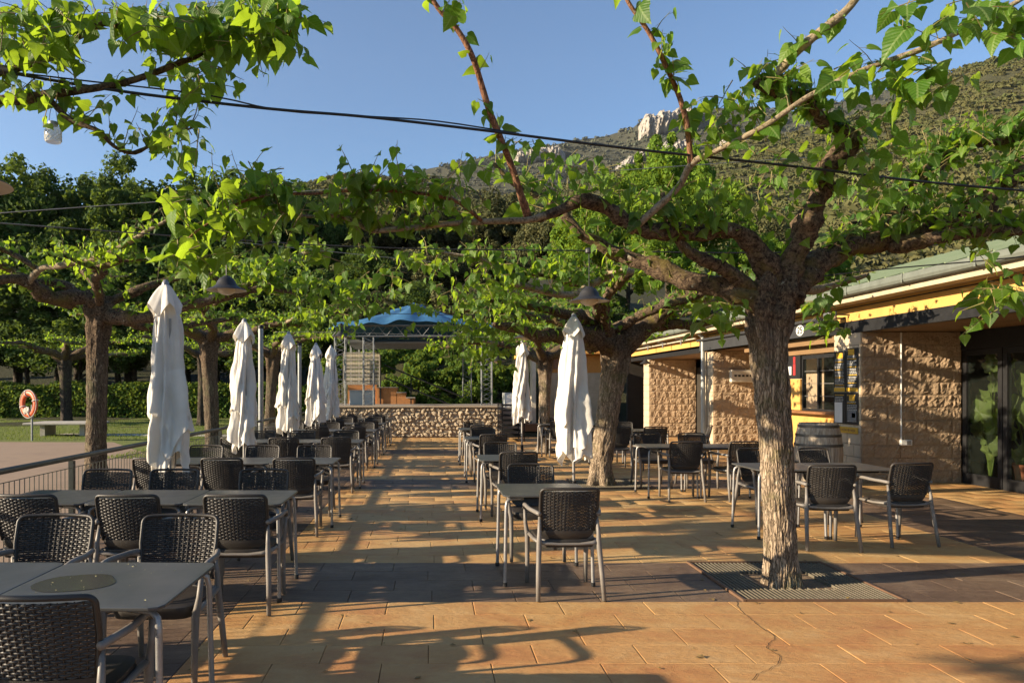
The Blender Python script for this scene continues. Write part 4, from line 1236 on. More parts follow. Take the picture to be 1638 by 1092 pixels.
# far wing behind: frontal cream and orange wall
fw = empty('far_wing', (0, 0, 0), 0, 'low cream and orange rendered building closing the terrace behind the leaning trunk', 'building')
bbox('wall', M['block_smooth'], (4.55, 28.0, 0), (7.3, 28.2, 2.2), 0, fw)
bbox('upper_wall', M['orange_wall'], (4.55, 28.02, 2.203), (7.3, 28.18, 2.9), 0, fw)
bbox('roof', M['orange_wall'], (3.7, 27.5, 2.905), (8.6, 33, 3.05), 0.02, fw)
bbox('window', M['counter'], (4.75, 27.97, 2.35), (5.15, 28.017, 2.85), 0, fw)
for (a, c, m) in ((3.85, 4.02, 'cream_trim'), (4.2, 4.52, 'block')):
    bbox('pillar', M[m], (a, 27.6, 0), (c, 28.1, 2.9), .01, fw)
for k in range(6):
    bbox('relief', M['cream_trim'], (4.75 + .18 * k, 27.93, .55), (4.83 + .18 * k, 27.99, 1.25 + .1 * (k % 3)), .02, fw)
bbox('step', M['counter'], (2.6, 26.6, 0), (4.5, 27.3, .28), .01, fw)
bbox('dark_door', M['dark_in'], (7.05, 27.93, 0), (7.3, 27.995, 2.1), 0, fw)

# ------------------------------------------------------------------ barrel
t = empty('wine_barrel', (6.50, 12.08, .01), 0, 'weathered oak barrel with dark hoops standing against the block pillar', 'barrel')
def br(z): u = (z - .51) / .51; return .365 - .075 * u * u
stv = 22; sme = None
sb = MB(); a0, a1 = -PI / stv + .006, PI / stv - .006
for i in range(9):
    z = 1.02 * i / 8
    for (rr, aa) in ((br(z), a0), (br(z) + .004, 0), (br(z), a1), (br(z) - .025, a1), (br(z) - .025, a0)): sb.v.append((rr * math.cos(aa), rr * math.sin(aa), z))
for i in range(8):
    for k in range(5): a = i * 5 + k; b2 = i * 5 + (k + 1) % 5; sb.f.append((a, b2, b2 + 5, a + 5))
sb.f += [(0, 1, 2, 3, 4), (40, 41, 42, 43, 44)]
sme = sb.mesh('stave'); sme.materials.append(M['oak'])
for k in range(stv): link('stave', sme, None, t, None, (0, 0, 2 * PI * k / stv))
for z in (.03, .20, .36, .66, .82, .97):
    hb = MB(); w = .042; hb.lathe([(br(z) + .004, z - w / 2), (br(z) + .010, z - w / 2), (br(z + .0) + .010, z + w / 2), (br(z) + .002, z + w / 2)], 44); hb.build('hoop', M['barrel_hoop'], t, smooth='auto')
b = MB(); b.lathe([(0, .985), (.275, .985), (.275, .96)], 36); b.build('barrel_head', M['oak'], t)

# ------------------------------------------------------------------ left side objects
t = empty('lifebuoy', (-12.22, 22.0, 0), R(-30), 'orange lifebuoy ring with white rope on a thin post at the lawn edge', 'lifebuoy')
n1, n2 = 40, 14; V = []
for i in range(n1):
    a = 2 * PI * i / n1
    for j in range(n2):
        b = 2 * PI * j / n2; r = .33 + .085 * math.cos(b); V.append((r * math.cos(a), -.09 + .065 * math.sin(b), 1.13 + r * math.sin(a)))
F = [(i * n2 + j, ((i + 1) % n1) * n2 + j, ((i + 1) % n1) * n2 + (j + 1) % n2, i * n2 + (j + 1) % n2) for i in range(n1) for j in range(n2)]
link('ring', np_mesh('ring', np.array(V), np.array(F), smooth=True), M['orange_plastic'], t)
b = MB(); b.tube([(0, 0, 0), (0, 0, 1.1)], .03, 10); b.build('post', M['galv'], t, smooth='auto')
b = MB()
for a in (0.3, 1.87, 3.44, 5.0):
    c = Vector((.33 * math.cos(a), -.09, 1.13 + .33 * math.sin(a)))
    ring = [c + Vector((math.cos(a) * .098 * math.cos(q), .08 * math.sin(q), math.sin(a) * .098 * math.cos(q))) for q in np.linspace(0, 2 * PI, 13)]
    b.tube(ring, .016, 6)
b.tube([(.33 * 1.3 * math.cos(a) , -.13, 1.13 + .33 * 1.3 * math.sin(a)) for a in np.linspace(0, 2 * PI, 40)], .009, 5)
for k in range(9):
    q = [Vector((random.uniform(-.16, .16), -.18 + random.uniform(-.02, .02), .92 + random.uniform(-.12, .12))) for _ in range(5)]
    b.tube([p for p, _ in smooth_path([(v, 0) for v in q], .03)], .010, 5)
b.build('rope', M['rope'], t, smooth=True)
t = empty('stone_picnic_table', (-12.45, 24.6, 0), R(3), 'pale concrete slab table on the lawn behind the nearest left trunk', 'table')
b = MB(); b.box((0, 0, .42), (2.25, 1.5, .07), bev=.015); b.build('slab', M['concrete'], t)
for s in (-.65, .65):
    b = MB(); b.box((s, 0, .19), (.16, .8, .38)); b.build('pedestal', M['concrete'], t)

# ------------------------------------------------------------------ lamps and cables
def make_lamp(x, y, zr, label, drop, s=1.0, first=True):
    t = empty('hanging_lamp', (x, y, zr), 0, label, 'lamp', 'enamel lamps hanging from the terrace cables')
    b = MB(); prof = [(.0, .165), (.03, .165), (.045, .15), (.075, .135), (.10, .10), (.115, .06), (.15, .035), (.215, .008), (.222, 0), (.214, .002), (.148, .028), (.11, .05), (.09, .09), (.06, .12), (0, .13)]
    b.lathe([(r * s, z * s) for r, z in prof[:9]], 40); b.build('shade', M['lamp_dark'], t, smooth='auto')
    b = MB(); b.lathe([(r * s, z * s) for r, z in prof[8:]], 40); b.build('shade_lining', M['lamp_in'], t, smooth='auto')
    b = MB(); b.lathe([(.0, -.052 * s), (.04 * s, -.047 * s), (.075 * s, -.03 * s), (.098 * s, 0), (.10 * s, .03 * s), (.09 * s, .06 * s)], 28); b.build('opal_globe', M['opal'], t, smooth=True)
    b = MB(); b.tube([(0, 0, .16 * s), (0, 0, drop - .02)], .006, 6); b.lathe([(0, drop + .03), (.035, drop + .03), (.045, drop + .015), (.045, drop - .02), (0, drop - .02)], 14); b.build('flex', M['cable'], t)
    return t
make_lamp(1.755, 8.0, 2.58, 'large hanging enamel lamp above nearest right-hand parasol, centre of the photo', .56)
make_lamp(-2.28, 8.0, 2.70, 'hanging enamel lamp between the first and second left parasols', .42)
make_lamp(-2.26, 3.45, 2.60, 'hanging lamp cut off by the left photo edge, under the jar', .5)
make_lamp(1.76, 13.4, 2.55, 'hanging enamel lamp just above the parasol by the thin far trunk', .42)
make_lamp(-2.2, 17.5, 2.86, 'hanging enamel lamp in front of the left truss tower', .3)
make_lamp(1.78, 19.4, 2.33, 'small far hanging lamp on the right of the right truss tower', .42)
make_lamp(1.76, 25.0, 2.50, 'farthest hanging lamp in front of the right truss tower', .5)
t = empty('wall_lamp', (7.15, 24.0, 2.42), 0, 'small dark enamel wall lamp on the far block wall', 'lamp')
b = MB(); b.lathe([(0, .14), (.05, .13), (.09, .08), (.18, .01), (.19, 0)], 28); b.build('shade', M['lamp_dark'], t, smooth='auto')
b = MB(); b.lathe([(0, -.05), (.06, -.03), (.08, .02)], 20); b.build('opal_globe', M['opal'], t, smooth=True)
b = MB(); b.tube([(0, 0, .14), (0, 0, .25), (.1, .1, .3), (.18, .19, .3)], .012, 8); b.build('arm', M['black_metal'], t)
def cable(pts, r, label, mat='cable', sag=0, cat='cable', tie=False):
    sp = smooth_path([(Vector(p), r) for p in pts], .12)
    b = MB(); b.tube([p for p, _ in sp], r, 6)
    return tag(b.build('overhead_cable', M[mat], smooth=True), label, cat)
cable([P(-250, 70, 4.4), P(0, 114, 4.45), P(200, 147, 4.55), P(430, 174, 4.7), P(585, 187, 4.85), P(760, 207, 5.0), P(1000, 237, 5.2), P(1250, 264, 5.4), P(1500, 293, 5.7), P(1800, 318, 6.0)], .0095, 'thick black cable sagging across the sky from upper left to the right trees')
cable([P(30, 117, 4.45), P(150, 131, 4.55), P(330, 152, 4.6), P(450, 177, 4.72), P(585, 186, 4.86), P(700, 194, 4.95), P(830, 214, 5.08)], .005, 'thin black cable twisted alongside the thick cable in the sky')
b = MB(); b.tube([P(-60, 100, 4.43), P(24, 115, 4.45)], .028, 12); tag(b.build('cable_joint', M['cable'], smooth='auto'), 'thick black cable joint sleeve at the left photo edge', 'cable joint')
cable([P(-100, 350, 7.8), P(380, 384, 8.0), P(640, 397, 8.0), P(940, 401, 8.0), P(1240, 404, 8.0), P(1500, 392, 8.3)], .007, 'black lamp cable crossing the terrace above the large centre lamp')
cable([P(-60, 345, 6.2), P(250, 323, 6.4), P(600, 298, 6.6), P(860, 282, 6.8), P(1100, 265, 7), P(1300, 252, 7.2), P(1700, 230, 7.5)], .004, 'thin pale steel wire stretched above the canopy from the left edge', 'steelwire')
cable([P(-60, 352, 9), P(300, 380, 9.3), P(700, 420, 9.8)], .004, 'thin faint steel wire in front of the dark woodland', 'steelwire')
cable([P(1260, 448, 7.3), P(1420, 430, 7.1), P(1560, 418, 6.9), P(1700, 404, 6.7)], .007, 'black wire stretched in front of the green roof')
cable([P(560, 500, 13.4), P(700, 503, 13.4), P(900, 505, 13.4), P(1060, 500, 13.4)], .006, 'dark lamp wire in front of the blue tarpaulin', )
cable([P(440, 531, 17.5), P(560, 532, 17.5), P(800, 540, 17.5)], .006, 'pale wire crossing below the stage canopy', 'steelwire')
t = empty('jar_lantern', P(85, 228, 4.5), 0, 'small glass jar lantern hanging from an upper left branch', 'lantern')
b = MB(); b.lathe([(.0, 0), (.043, .0), (.048, .01), (.048, .07), (.040, .095), (.026, .108), (.026, .125)], 24); b.build('jar', M['jar_glass'], t, smooth='auto')
b = MB(); b.lathe([(.028, .105), (.03, .12), (.028, .128), (0, .13)], 20); b.tube([(.028, 0, .12), (.02, 0, .18), (0, 0, .28), (-.02, 0, .18), (-.028, 0, .12)], .002, 5); b.build('lid', M['galv'], t)
b = MB()
for k in range(12):
    a = 2 * PI * k / 12
    b.tube([(.049 * math.cos(a + s_ * .25 * dirn), .049 * math.sin(a + s_ * .25 * dirn), .008 + s_ * .012) for dirn in (1,) for s_ in range(6)], .0016, 4)
    b.tube([(.049 * math.cos(a - s_ * .25), .049 * math.sin(a - s_ * .25), .008 + s_ * .012) for s_ in range(6)], .0016, 4)
b.build('net_wrap', M['rope'], t)

# ------------------------------------------------------------------ foliage machinery
def leaf_proto(kind, n=14):
    """heart shaped serrated leaf, base at origin, tip at +Y, face up +Z; returns V, F(tri), UV"""
    sd_ = [.0, .10, .55, .02][kind % 4]
    V = []; UV = []
    rib = [0, .12, .30, .5, .7, .86, 1.0]
    def half(y):      # width profile (heart)
        return .50 * math.sin(min(1, max(0, (y + .16) / 1.16)) ** .60 * PI) ** .9 * (1 - .38 * max(0, y))
    curl = [.30, .55, .16, .42][kind % 4]; fold = [.28, .05, .40, -.15][kind % 4]
    def pt(x, y):
        z = -curl * y * y + fold * abs(x) * .9 - .25 * x * x + .03 * math.sin(y * 16) * abs(x) * 2
        return (x * (1 + .06 * kind * (1 if x > 0 else -1) * .5), y, z)
    for y in rib: V.append(pt(0, y)); UV.append((0, y, 0))
    F = []
    for sg in (-1, 1):
        edge = [(-.10, .14)]
        ys = np.linspace(-.13, .93, n)
        pts = []
        for i, y in enumerate(ys):
            w = half(y) * (1.0 if i % 2 == 0 else .93); pts.append((w, y))
        e0 = len(V)
        for (w, y) in pts: V.append(pt(sg * w, y)); UV.append((sg * w, y, 0))
        # triangles between edge chain and rib chain
        i, j = 0, 0; E = [e0 + k for k in range(n)]
        while i < len(rib) - 1 or j < n - 1:
            yi = rib[i + 1] if i < len(rib) - 1 else 9; yj = pts[j + 1][1] if j < n - 1 else 9
            if yi < yj: f = (i, E[j], i + 1); i += 1
            else: f = (i, E[j], E[j + 1]); j += 1
            F.append(f if sg < 0 else f[::-1])
    return np.array(V), np.array(F), np.array(UV)
PROTO_FINE = [leaf_proto(k) for k in range(4)]
PROTO = [leaf_proto(k, 7) for k in range(4)]
def small_proto(kind):
    c = [.25, .45][kind % 2]
    V = np.array([(0, 0, 0), (-.42, .22, .07), (-.40, .55, -.02 * 1), (0, .5, -c * .25), (.42, .22, .07), (.38, .55, -.02), (0, 1, -c)])
    F = np.array([(0, 1, 3), (1, 2, 3), (2, 6, 3), (0, 3, 4), (3, 5, 4), (3, 6, 5)]); return V, F, V.copy()
SPROTO = [small_proto(k) for k in range(2)]
LME = []
for k, (V_, F_, U_) in enumerate(PROTO_FINE):
    me = np_mesh('leaf', V_, F_, {'leafuv': ('FLOAT_VECTOR', U_)}, smooth=True); me.materials.append(M['leaf']); LME.append(me)

def leaf_frames(pos, yaw, droop, roll, size):
    """arrays -> rotation matrices whose Y column is the tip direction"""
    cy, sy, cd, sdp = np.cos(yaw), np.sin(yaw), np.cos(droop), np.sin(droop)
    Y = np.stack([cy * cd, sy * cd, -sdp], 1)
    X0 = np.stack([sy, -cy, np.zeros_like(cy)], 1)
    Z0 = np.cross(X0, Y)
    cr, sr = np.cos(roll)[:, None], np.sin(roll)[:, None]
    X = X0 * cr + Z0 * sr; Z = np.cross(X, Y)
    return np.stack([X, Y, Z], 2) * size[:, None, None]
def batch(name, protos, pos, Rm, mat, parent, kind='stuff'):
    Vs, Fs, Us, Ts = [], [], [], []; off = 0
    idx = RNG.integers(0, len(protos), len(pos)); tint = RNG.random(len(pos))
    for k, (V, F, U) in enumerate(protos):
        sel = np.where(idx == k)[0]
        if not len(sel): continue
        W = np.einsum('nij,vj->nvi', Rm[sel], V) + pos[sel][:, None, :]
        Vs.append(W.reshape(-1, 3)); Fs.append((F[None] + (off + np.arange(len(sel)) * len(V))[:, None, None]).reshape(-1, F.shape[1]))
        Us.append(np.tile(U, (len(sel), 1))); Ts.append(np.repeat(tint[sel], len(V))); off += len(sel) * len(V)
    me = np_mesh(name, np.concatenate(Vs), np.concatenate(Fs), {'leafuv': ('FLOAT_VECTOR', np.concatenate(Us)), 'tint': ('FLOAT', np.concatenate(Ts))}, smooth=True)
    o = link(name, me, mat, parent)
    if kind: o['kind'] = kind
    return o

def step_k(step): return 1 if step > .9 else int(1) and (1 / 9)
def limb_mesh(pts, step=.05, n=14, amp=.12, knots=.25, seed=0, mat=None, parent=None, name='limb', cap=True):
    """gnarled limb through (Vector, radius) points"""
    sp = smooth_path(pts, step); mb = MB()
    P3 = []; Rr = []
    for i, (p, r) in enumerate(sp):
        w = noise.noise_vector(p * 2.3 + Vector((seed, 0, 0))) * r * .55
        P3.append(p + w); k = noise.noise(p * 5 + Vector((0, seed, 0)))
        Rr.append(r * (1 + knots * max(0, k) * .9))
    rk = random.Random(int(seed * 131 + n)); tot = len(P3)
    if amp > .1:
        for _ in range(max(2, int(tot * step_k(step)))):
            c0 = rk.randrange(tot); wd = max(1.2, Rr[c0] * rk.uniform(.5, 1.1) / step); am = rk.uniform(.08, .36)
            for i in range(tot): Rr[i] *= 1 + am * math.exp(-((i - c0) / wd) ** 2)
    mb.tube(P3, Rr, n)
    nv = len(P3) * n
    for i in range(nv):
        c = P3[i // n]; v = Vector(mb.v[i]); d = v - c
        f = 1 + amp * noise.noise(v * 11 + Vector((seed, seed, 0))) * 1.8 + amp * 1.3 * abs(noise.noise(v * 24))
        mb.v[i] = tuple(c + d * f)
    return mb.build(name, mat, parent, smooth=True, fix=False), P3, Rr

def trunk_mesh(pts, n, step, seed, mat, parent, flare=1.0, furrow=.010):
    sp = smooth_path(pts, step); mb = MB(); C_ = [p for p, _ in sp]; mb.tube(C_, [r for _, r in sp], n)
    z0 = C_[0].z
    for i in range(len(C_) * n):
        c = C_[i // n]; v = Vector(mb.v[i]); d = v - c; r = d.length; a = math.atan2(d.y, d.x); h = v.z - z0
        u = Vector((math.cos(a) * 9.5, math.sin(a) * 9.5, v.z * 3.2 + seed))
        f = noise.noise(Vector((math.cos(a) * 1.2, math.sin(a) * 1.2, v.z * .9 + seed))) * .10 * r
        f += (abs(noise.noise(u * 1.6)) - .25) * furrow * 2.4
        f += noise.noise(Vector((a * 3, v.z * 9, seed))) * .004
        base = math.exp(-h / .16) * flare
        f += base * (.05 + .055 * math.cos(4 * a + seed) + .03 * math.sin(7 * a))
        top = max(0, (h - (C_[-1].z - z0) * .62) / ((C_[-1].z - z0) * .38))
        f += top * .05 * math.cos(5 * a + seed * 2) + top * .05 * noise.noise(v * 6)
        mb.v[i] = tuple(c + d * ((r + f) / r))
    return mb.build('trunk', mat, parent, smooth=True, fix=False)

class Tree:
    def __init__(s, label, base, group='pollarded mulberry trees of the terrace', name='mulberry_tree'):
        s.t = empty(name, base, 0, label, 'tree', group); s.base = Vector(base); s.leaves = []; s.twig = MB()
    def loc(s, p): return Vector(p) - s.base
    def limb(s, pts, mat, seed, n=14, step=.05, amp=.12, knots=.25, name='limb', cap=True):
        o, P3, Rr = limb_mesh([(s.loc(p), r) for p, r in pts], step, n, amp, knots, seed, M[mat], s.t, name)
        return [(p + s.base, r) for p, r in zip(P3, Rr)]
    def shoots(s, path, density, rnd, L=(.15, .45), up=.8, size=(.09, .16), start=0.0, lpm=16, droop=(-.25, 1.25), spread=.5):
        """leafy shoots along a path of (world Vector, r)"""
        tot = sum((path[i + 1][0] - path[i][0]).length for i in range(len(path) - 1)); n = max(1, int(tot * density * 1.55))
        for _ in range(n):
            k = int((start + (1 - start) * rnd.random()) * (len(path) - 1)); p, r = path[k]
            q = path[min(k + 1, len(path) - 1)][0]; ax = (q - p).normalized() if (q - p).length > 1e-5 else Vector((0, 0, 1))
            d = Vector((rnd.gauss(0, spread), rnd.gauss(0, spread), up + rnd.gauss(0, .3))) + ax * rnd.uniform(0, .5)
            s.shoot(p, d.normalized(), rnd.uniform(*L), rnd, size, lpm, droop)
    def shoot(s, p, d, L, rnd, size=(.09, .16), lpm=16, droop=(-.25, 1.25)):
        pts = [p]; c = Vector(p); dd = Vector(d); st = max(.04, L / 6)
        nseg = max(2, int(L / st))
        for i in range(nseg):
            dd = (dd + Vector((rnd.gauss(0, .12), rnd.gauss(0, .12), -.05))).normalized(); c = c + dd * st; pts.append(c.copy())
        s.twig.tube([s.loc(q) for q in pts], [.0045 - .003 * i / nseg for i in range(len(pts))], 4, False)
        nl = max(2, int(L * lpm)); az0 = rnd.uniform(0, 6.28)
        for i in range(nl):
            u = (i + .6) / nl * nseg; k = min(int(u), nseg - 1); q = pts[k].lerp(pts[k + 1], u - k)
            az = az0 + PI * i + rnd.uniform(-.6, .6); dr = rnd.uniform(*droop)
            sz = rnd.uniform(*size) * (1.0 if i < nl - 2 else .65)
            pe = rnd.uniform(.02, .055); o = q + Vector((math.cos(az) * pe, math.sin(az) * pe, -.01))
            if pe > .03: s.twig.tube([s.loc(q), s.loc(o)], .0015, 3, False)
            s.leaves.append((o.x, o.y, o.z, az, dr, rnd.uniform(-1.1, 1.1), sz))
    def finish(s, nobj=0, detail=True):
        if s.twig.v:
            o = s.twig.build('twigs', M['twig'], s.t, fix=False); o['kind'] = 'stuff'
        A = np.array(s.leaves)
        if not len(A): return
        Rm = leaf_frames(A[:, :3], A[:, 3], A[:, 4], A[:, 5], A[:, 6]); pos = A[:, :3] - np.array(s.base)
        ind = np.zeros(len(A), bool)
        if nobj:
            Yc = np.maximum(A[:, 1], .1); px = VX + A[:, 0] * FP / Yc; py = VY - (A[:, 2] - H) * FP / Yc
            v = (A[:, 1] > .8) & (px > -20) & (px < 1658) & (py > -20) & (py < 1112)
            sc = np.where(v, A[:, 6] / Yc, -1); od = np.argsort(-sc)[:nobj]; od = od[sc[od] > 0]; ind[od] = True
            for i in od:
                m = Matrix([list(r) for r in Rm[i]]).to_4x4(); m.translation = Vector(pos[i])
                o = bpy.data.objects.new('leaf', LME[int(RNG.integers(0, 4))]); col.objects.link(o); o.parent = s.t; o.matrix_local = m
        r = ~ind
        if r.any(): batch('foliage', PROTO if detail else SPROTO, pos[r], Rm[r], M['leaf'], s.t)
M['twig'] = simple('green_twig', (.16, .17, .05), (.2, .13, .06), 12, .7)

def pxpath(lst, dref=None):
    """(px, py, Y, width_px) -> (Vector, radius)"""
    return [(P(a, b, Y), w * .70 * Y / FP / 2) for a, b, Y, w in lst]

# ---- nearest tree (right of the aisle)
rnd = random.Random(21)
T = Tree('largest mulberry tree, thick pale furrowed trunk on a grate, nearest the camera', (2.86, 5.93, 0))
tb = T.loc
trunk_mesh([(tb(P(1249, 941, 5.93)), .128), (tb(P(1249, 900, 5.93)), .120), (tb(P(1246, 800, 5.93)), .122), (tb(P(1240, 700, 5.93)), .124), (tb(P(1234, 620, 5.93)), .128), (tb(P(1232, 575, 5.93)), .134), (tb(P(1231, 540, 5.93)), .145), (tb(P(1232, 500, 5.93)), .17), (tb(P(1240, 468, 5.93)), .165), (tb(P(1247, 436, 5.93)), .13)], 180, .013, 3, M['bark'], T.t, .5, .010)
limbs = {}
limbs['a'] = T.limb(pxpath([(1243, 480, 5.93, 50), (1235, 440, 5.9, 48), (1212, 405, 5.85, 40), (1190, 378, 5.8, 34), (1163, 368, 5.75, 30), (1119, 374, 5.7, 30), (1079, 368, 5.65, 29), (1035, 368, 5.6, 27), (1001, 356, 5.6, 28), (968, 333, 5.55, 28), (934, 321, 5.5, 26), (901, 335, 5.5, 22), (860, 348, 5.5, 19)]), 'bark_limb', 1, 20, .035, .16, .35)
limbs['a2'] = T.limb(pxpath([(870, 345, 5.5, 17), (842, 353, 5.45, 14), (756, 355, 5.4, 13), (683, 363, 5.3, 12), (628, 367, 5.2, 12), (591, 368, 5.15, 11), (566, 353, 5.1, 9), (536, 344, 5.0, 8), (490, 346, 4.9, 7), (440, 338, 4.8, 5)]), 'bark_pale', 2, 12, .05, .08, .2, 'branch')
limbs['a3'] = T.limb(pxpath([(770, 353, 5.4, 9), (738, 326, 5.3, 8), (705, 315, 5.2, 8), (654, 308, 5.1, 7), (573, 304, 5.0, 7), (500, 310, 4.9, 7), (440, 310, 4.8, 6), (385, 323, 4.7, 6), (348, 348, 4.6, 5), (311, 372, 4.6, 4), (285, 400, 4.6, 3)]), 'bark_shoot', 3, 10, .05, .06, .15, 'branch')
limbs['a4'] = T.limb(pxpath([(845, 350, 5.5, 17), (838, 325, 5.45, 16), (820, 275, 5.4, 15), (805, 235, 5.3, 14), (787, 185, 5.2, 14), (770, 130, 5.1, 13), (755, 88, 5.0, 13), (730, 45, 4.95, 12), (700, 12, 4.9, 11), (680, -25, 4.85, 10), (660, -80, 4.8, 8)]), 'bark_shoot', 4, 12, .04, .06, .25, 'branch')
limbs['a5'] = T.limb(pxpath([(1008, 372, 5.6, 17), (1040, 342, 5.5, 16), (1085, 298, 5.4, 15), (1106, 262, 5.3, 14), (1150, 240, 5.2, 12), (1230, 196, 5.0, 12), (1290, 156, 4.9, 12), (1340, 130, 4.85, 12), (1400, 104, 4.8, 12), (1480, 78, 4.7, 12), (1560, 40, 4.6, 11), (1640, -5, 4.5, 10)]), 'bark_pale', 5, 12, .04, .06, .2, 'branch')
limbs['a6'] = T.limb(pxpath([(1106, 264, 5.3, 12), (1100, 205, 5.25, 12), (1084, 150, 5.2, 11), (1060, 95, 5.1, 11), (1036, 50, 5.05, 10), (1004, 2, 5.0, 9), (985, -50, 5, 7)]), 'bark_shoot', 6, 12, .04, .06, .2, 'branch')
limbs['b'] = T.limb(pxpath([(1240, 490, 5.93, 48), (1200, 474, 5.9, 42), (1153, 458, 5.95, 38), (1102, 448, 6.0, 36), (1062, 431, 6.1, 34), (1018, 417, 6.2, 32), (981, 407, 6.3, 28), (958, 391, 6.3, 24), (928, 377, 6.3, 20), (905, 350, 6.35, 17), (872, 318, 6.4, 14), (830, 300, 6.4, 11), (790, 262, 6.4, 8)]), 'bark_limb', 7, 20, .035, .18, .4)
limbs['b2'] = T.limb(pxpath([(1200, 465, 5.9, 34), (1163, 432, 5.8, 28), (1122, 411, 5.75, 25), (1092, 391, 5.7, 22), (1078, 370, 5.7, 18), (1068, 345, 5.7, 15), (1060, 310, 5.75, 10)]), 'bark_limb', 8, 16, .035, .18, .4)
limbs['c'] = T.limb(pxpath([(1250, 470, 5.93, 55), (1272, 412, 5.85, 44), (1288, 366, 5.8, 40), (1306, 330, 5.75, 38), (1320, 300, 5.7, 36), (1320, 275, 5.65, 34), (1345, 248, 5.6, 34), (1362, 226, 5.55, 33), (1346, 209, 5.5, 26), (1321, 198, 5.45, 24), (1303, 176, 5.4, 20), (1284, 152, 5.3, 18)]), 'bark_limb', 9, 22, .03, .2, .45)
limbs['c2'] = T.limb(pxpath([(1225, 141, 5.2, 24), (1254, 103, 5.1, 20), (1280, 77, 5.0, 20), (1316, 46, 4.95, 19), (1350, 20, 4.9, 18), (1378, -12, 4.85, 16), (1420, -70, 4.8, 12)]), 'bark_pale', 10, 14, .03, .07, .2, 'branch')
limbs['c3'] = T.limb(pxpath([(1300, 172, 5.4, 22), (1262, 158, 5.3, 22), (1228, 140, 5.2, 26), (1205, 132, 5.2, 20)]), 'bark_limb', 11, 16, .03, .18, .3)
limbs['d'] = T.limb(pxpath([(1255, 475, 5.93, 60), (1300, 428, 6.0, 50), (1350, 402, 6.1, 46), (1400, 388, 6.2, 42), (1460, 376, 6.3, 40), (1520, 352, 6.3, 40), (1562, 330, 6.25, 40), (1598, 292, 6.2, 40), (1640, 268, 6.2, 38), (1700, 250, 6.2, 30)]), 'bark_limb', 12, 22, .035, .2, .45)
limbs['d2'] = T.limb(pxpath([(1400, 388, 6.2, 30), (1440, 330, 6.3, 26), (1475, 285, 6.3, 24), (1530, 240, 6.3, 22), (1590, 225, 6.3, 18), (1650, 215, 6.3, 14)]), 'bark_limb', 13, 18, .035, .2, .4)
limbs['d3'] = T.limb(pxpath([(1420, 392, 6.2, 32), (1490, 384, 6.1, 28), (1560, 372, 6.0, 26), (1645, 366, 5.9, 22), (1740, 350, 5.8, 16)]), 'bark_limb', 14, 18, .035, .18, .35)
limbs['e'] = T.limb(pxpath([(1262, 455, 6.0, 30), (1302, 463, 6.6, 18), (1343, 453, 7.0, 13), (1388, 439, 7.3, 10)]), 'bark_pale', 15, 12, .04, .1, .3, 'branch')
for k, (den, L, up, sz, st) in {'a': (7, (.12, .4), .9, (.08, .14), .25), 'a2': (11, (.12, .42), .7, (.08, .14), .25), 'a3': (13, (.12, .42), .6, (.09, .15), .1), 'a4': (5.5, (.08, .26), .4, (.10, .17), 0),
                                'a5': (5.5, (.08, .3), .5, (.10, .18), 0), 'a6': (9.5, (.08, .26), .5, (.11, .19), 0), 'b': (8, (.12, .4), .8, (.08, .14), .3), 'b2': (7, (.12, .3), .8, (.08, .13), .3),
                                'c': (14, (.12, .4), .6, (.08, .14), .2), 'c3': (22, (.12, .35), .8, (.09, .14), 0), 'c2': (8, (.08, .24), .5, (.10, .16), 0), 'd': (24, (.15, .45), .9, (.08, .14), .2),
                                'd2': (28, (.15, .42), .9, (.08, .14), .2), 'd3': (14, (.12, .35), .6, (.09, .14), .3), 'e': (4, (.06, .15), .5, (.08, .12), .5)}.items():
    T.shoots(limbs[k], den, rnd, L, up, sz, st)
# hanging sprays: left end of the long branch, right of the trunk, lower fork
def spray(T, px, py, Y, w, h, n, rnd, size=(.10, .17), d=.35):
    for _ in range(int(n * 1.9)):
        a, b = rnd.uniform(-w, w), rnd.uniform(-h, h); yy = Y + rnd.uniform(-d, d)
        p = P(px + a, py + b, yy)
        T.shoot(p, Vector((rnd.gauss(0, .6), rnd.gauss(0, .5), rnd.gauss(-.1, .45))).normalized(), rnd.uniform(.1, .3), rnd, size, 16, (.1, 1.4))
spray(T, 330, 345, 4.7, 60, 50, 14, rnd, (.09, .16)); spray(T, 420, 320, 4.8, 60, 30, 8, rnd, (.09, .15)); spray(T, 300, 400, 4.6, 28, 35, 6, rnd, (.12, .18)); spray(T, 470, 370, 4.9, 60, 40, 8, rnd, (.08, .14))
spray(T, 600, 335, 5.1, 80, 34, 8, rnd, (.08, .13)); spray(T, 700, 290, 5.2, 70, 30, 8, rnd, (.08, .13)); spray(T, 640, 430, 6.2, 90, 25, 8, rnd, (.08, .13)); spray(T, 430, 275, 5.2, 50, 20, 6, rnd, (.08, .13))
spray(T, 1320, 500, 7.0, 28, 40, 12, rnd, (.10, .16), .2); spray(T, 1150, 500, 5.8, 30, 25, 6, rnd, (.10, .15), .2)
spray(T, 1600, 455, 5.2, 30, 40, 10, rnd, (.10, .16), .25); spray(T, 870, 260, 5.5, 60, 40, 9, rnd, (.08, .13)); spray(T, 1190, 160, 5.2, 38, 40, 14, rnd, (.08, .14), .15)
spray(T, 1520, 240, 6.3, 90, 40, 20, rnd, (.08, .14), .5); spray(T, 1430, 330, 6.2, 90, 45, 24, rnd, (.08, .14), .5); spray(T, 1580, 330, 6.1, 60, 50, 14, rnd, (.08, .14), .4)
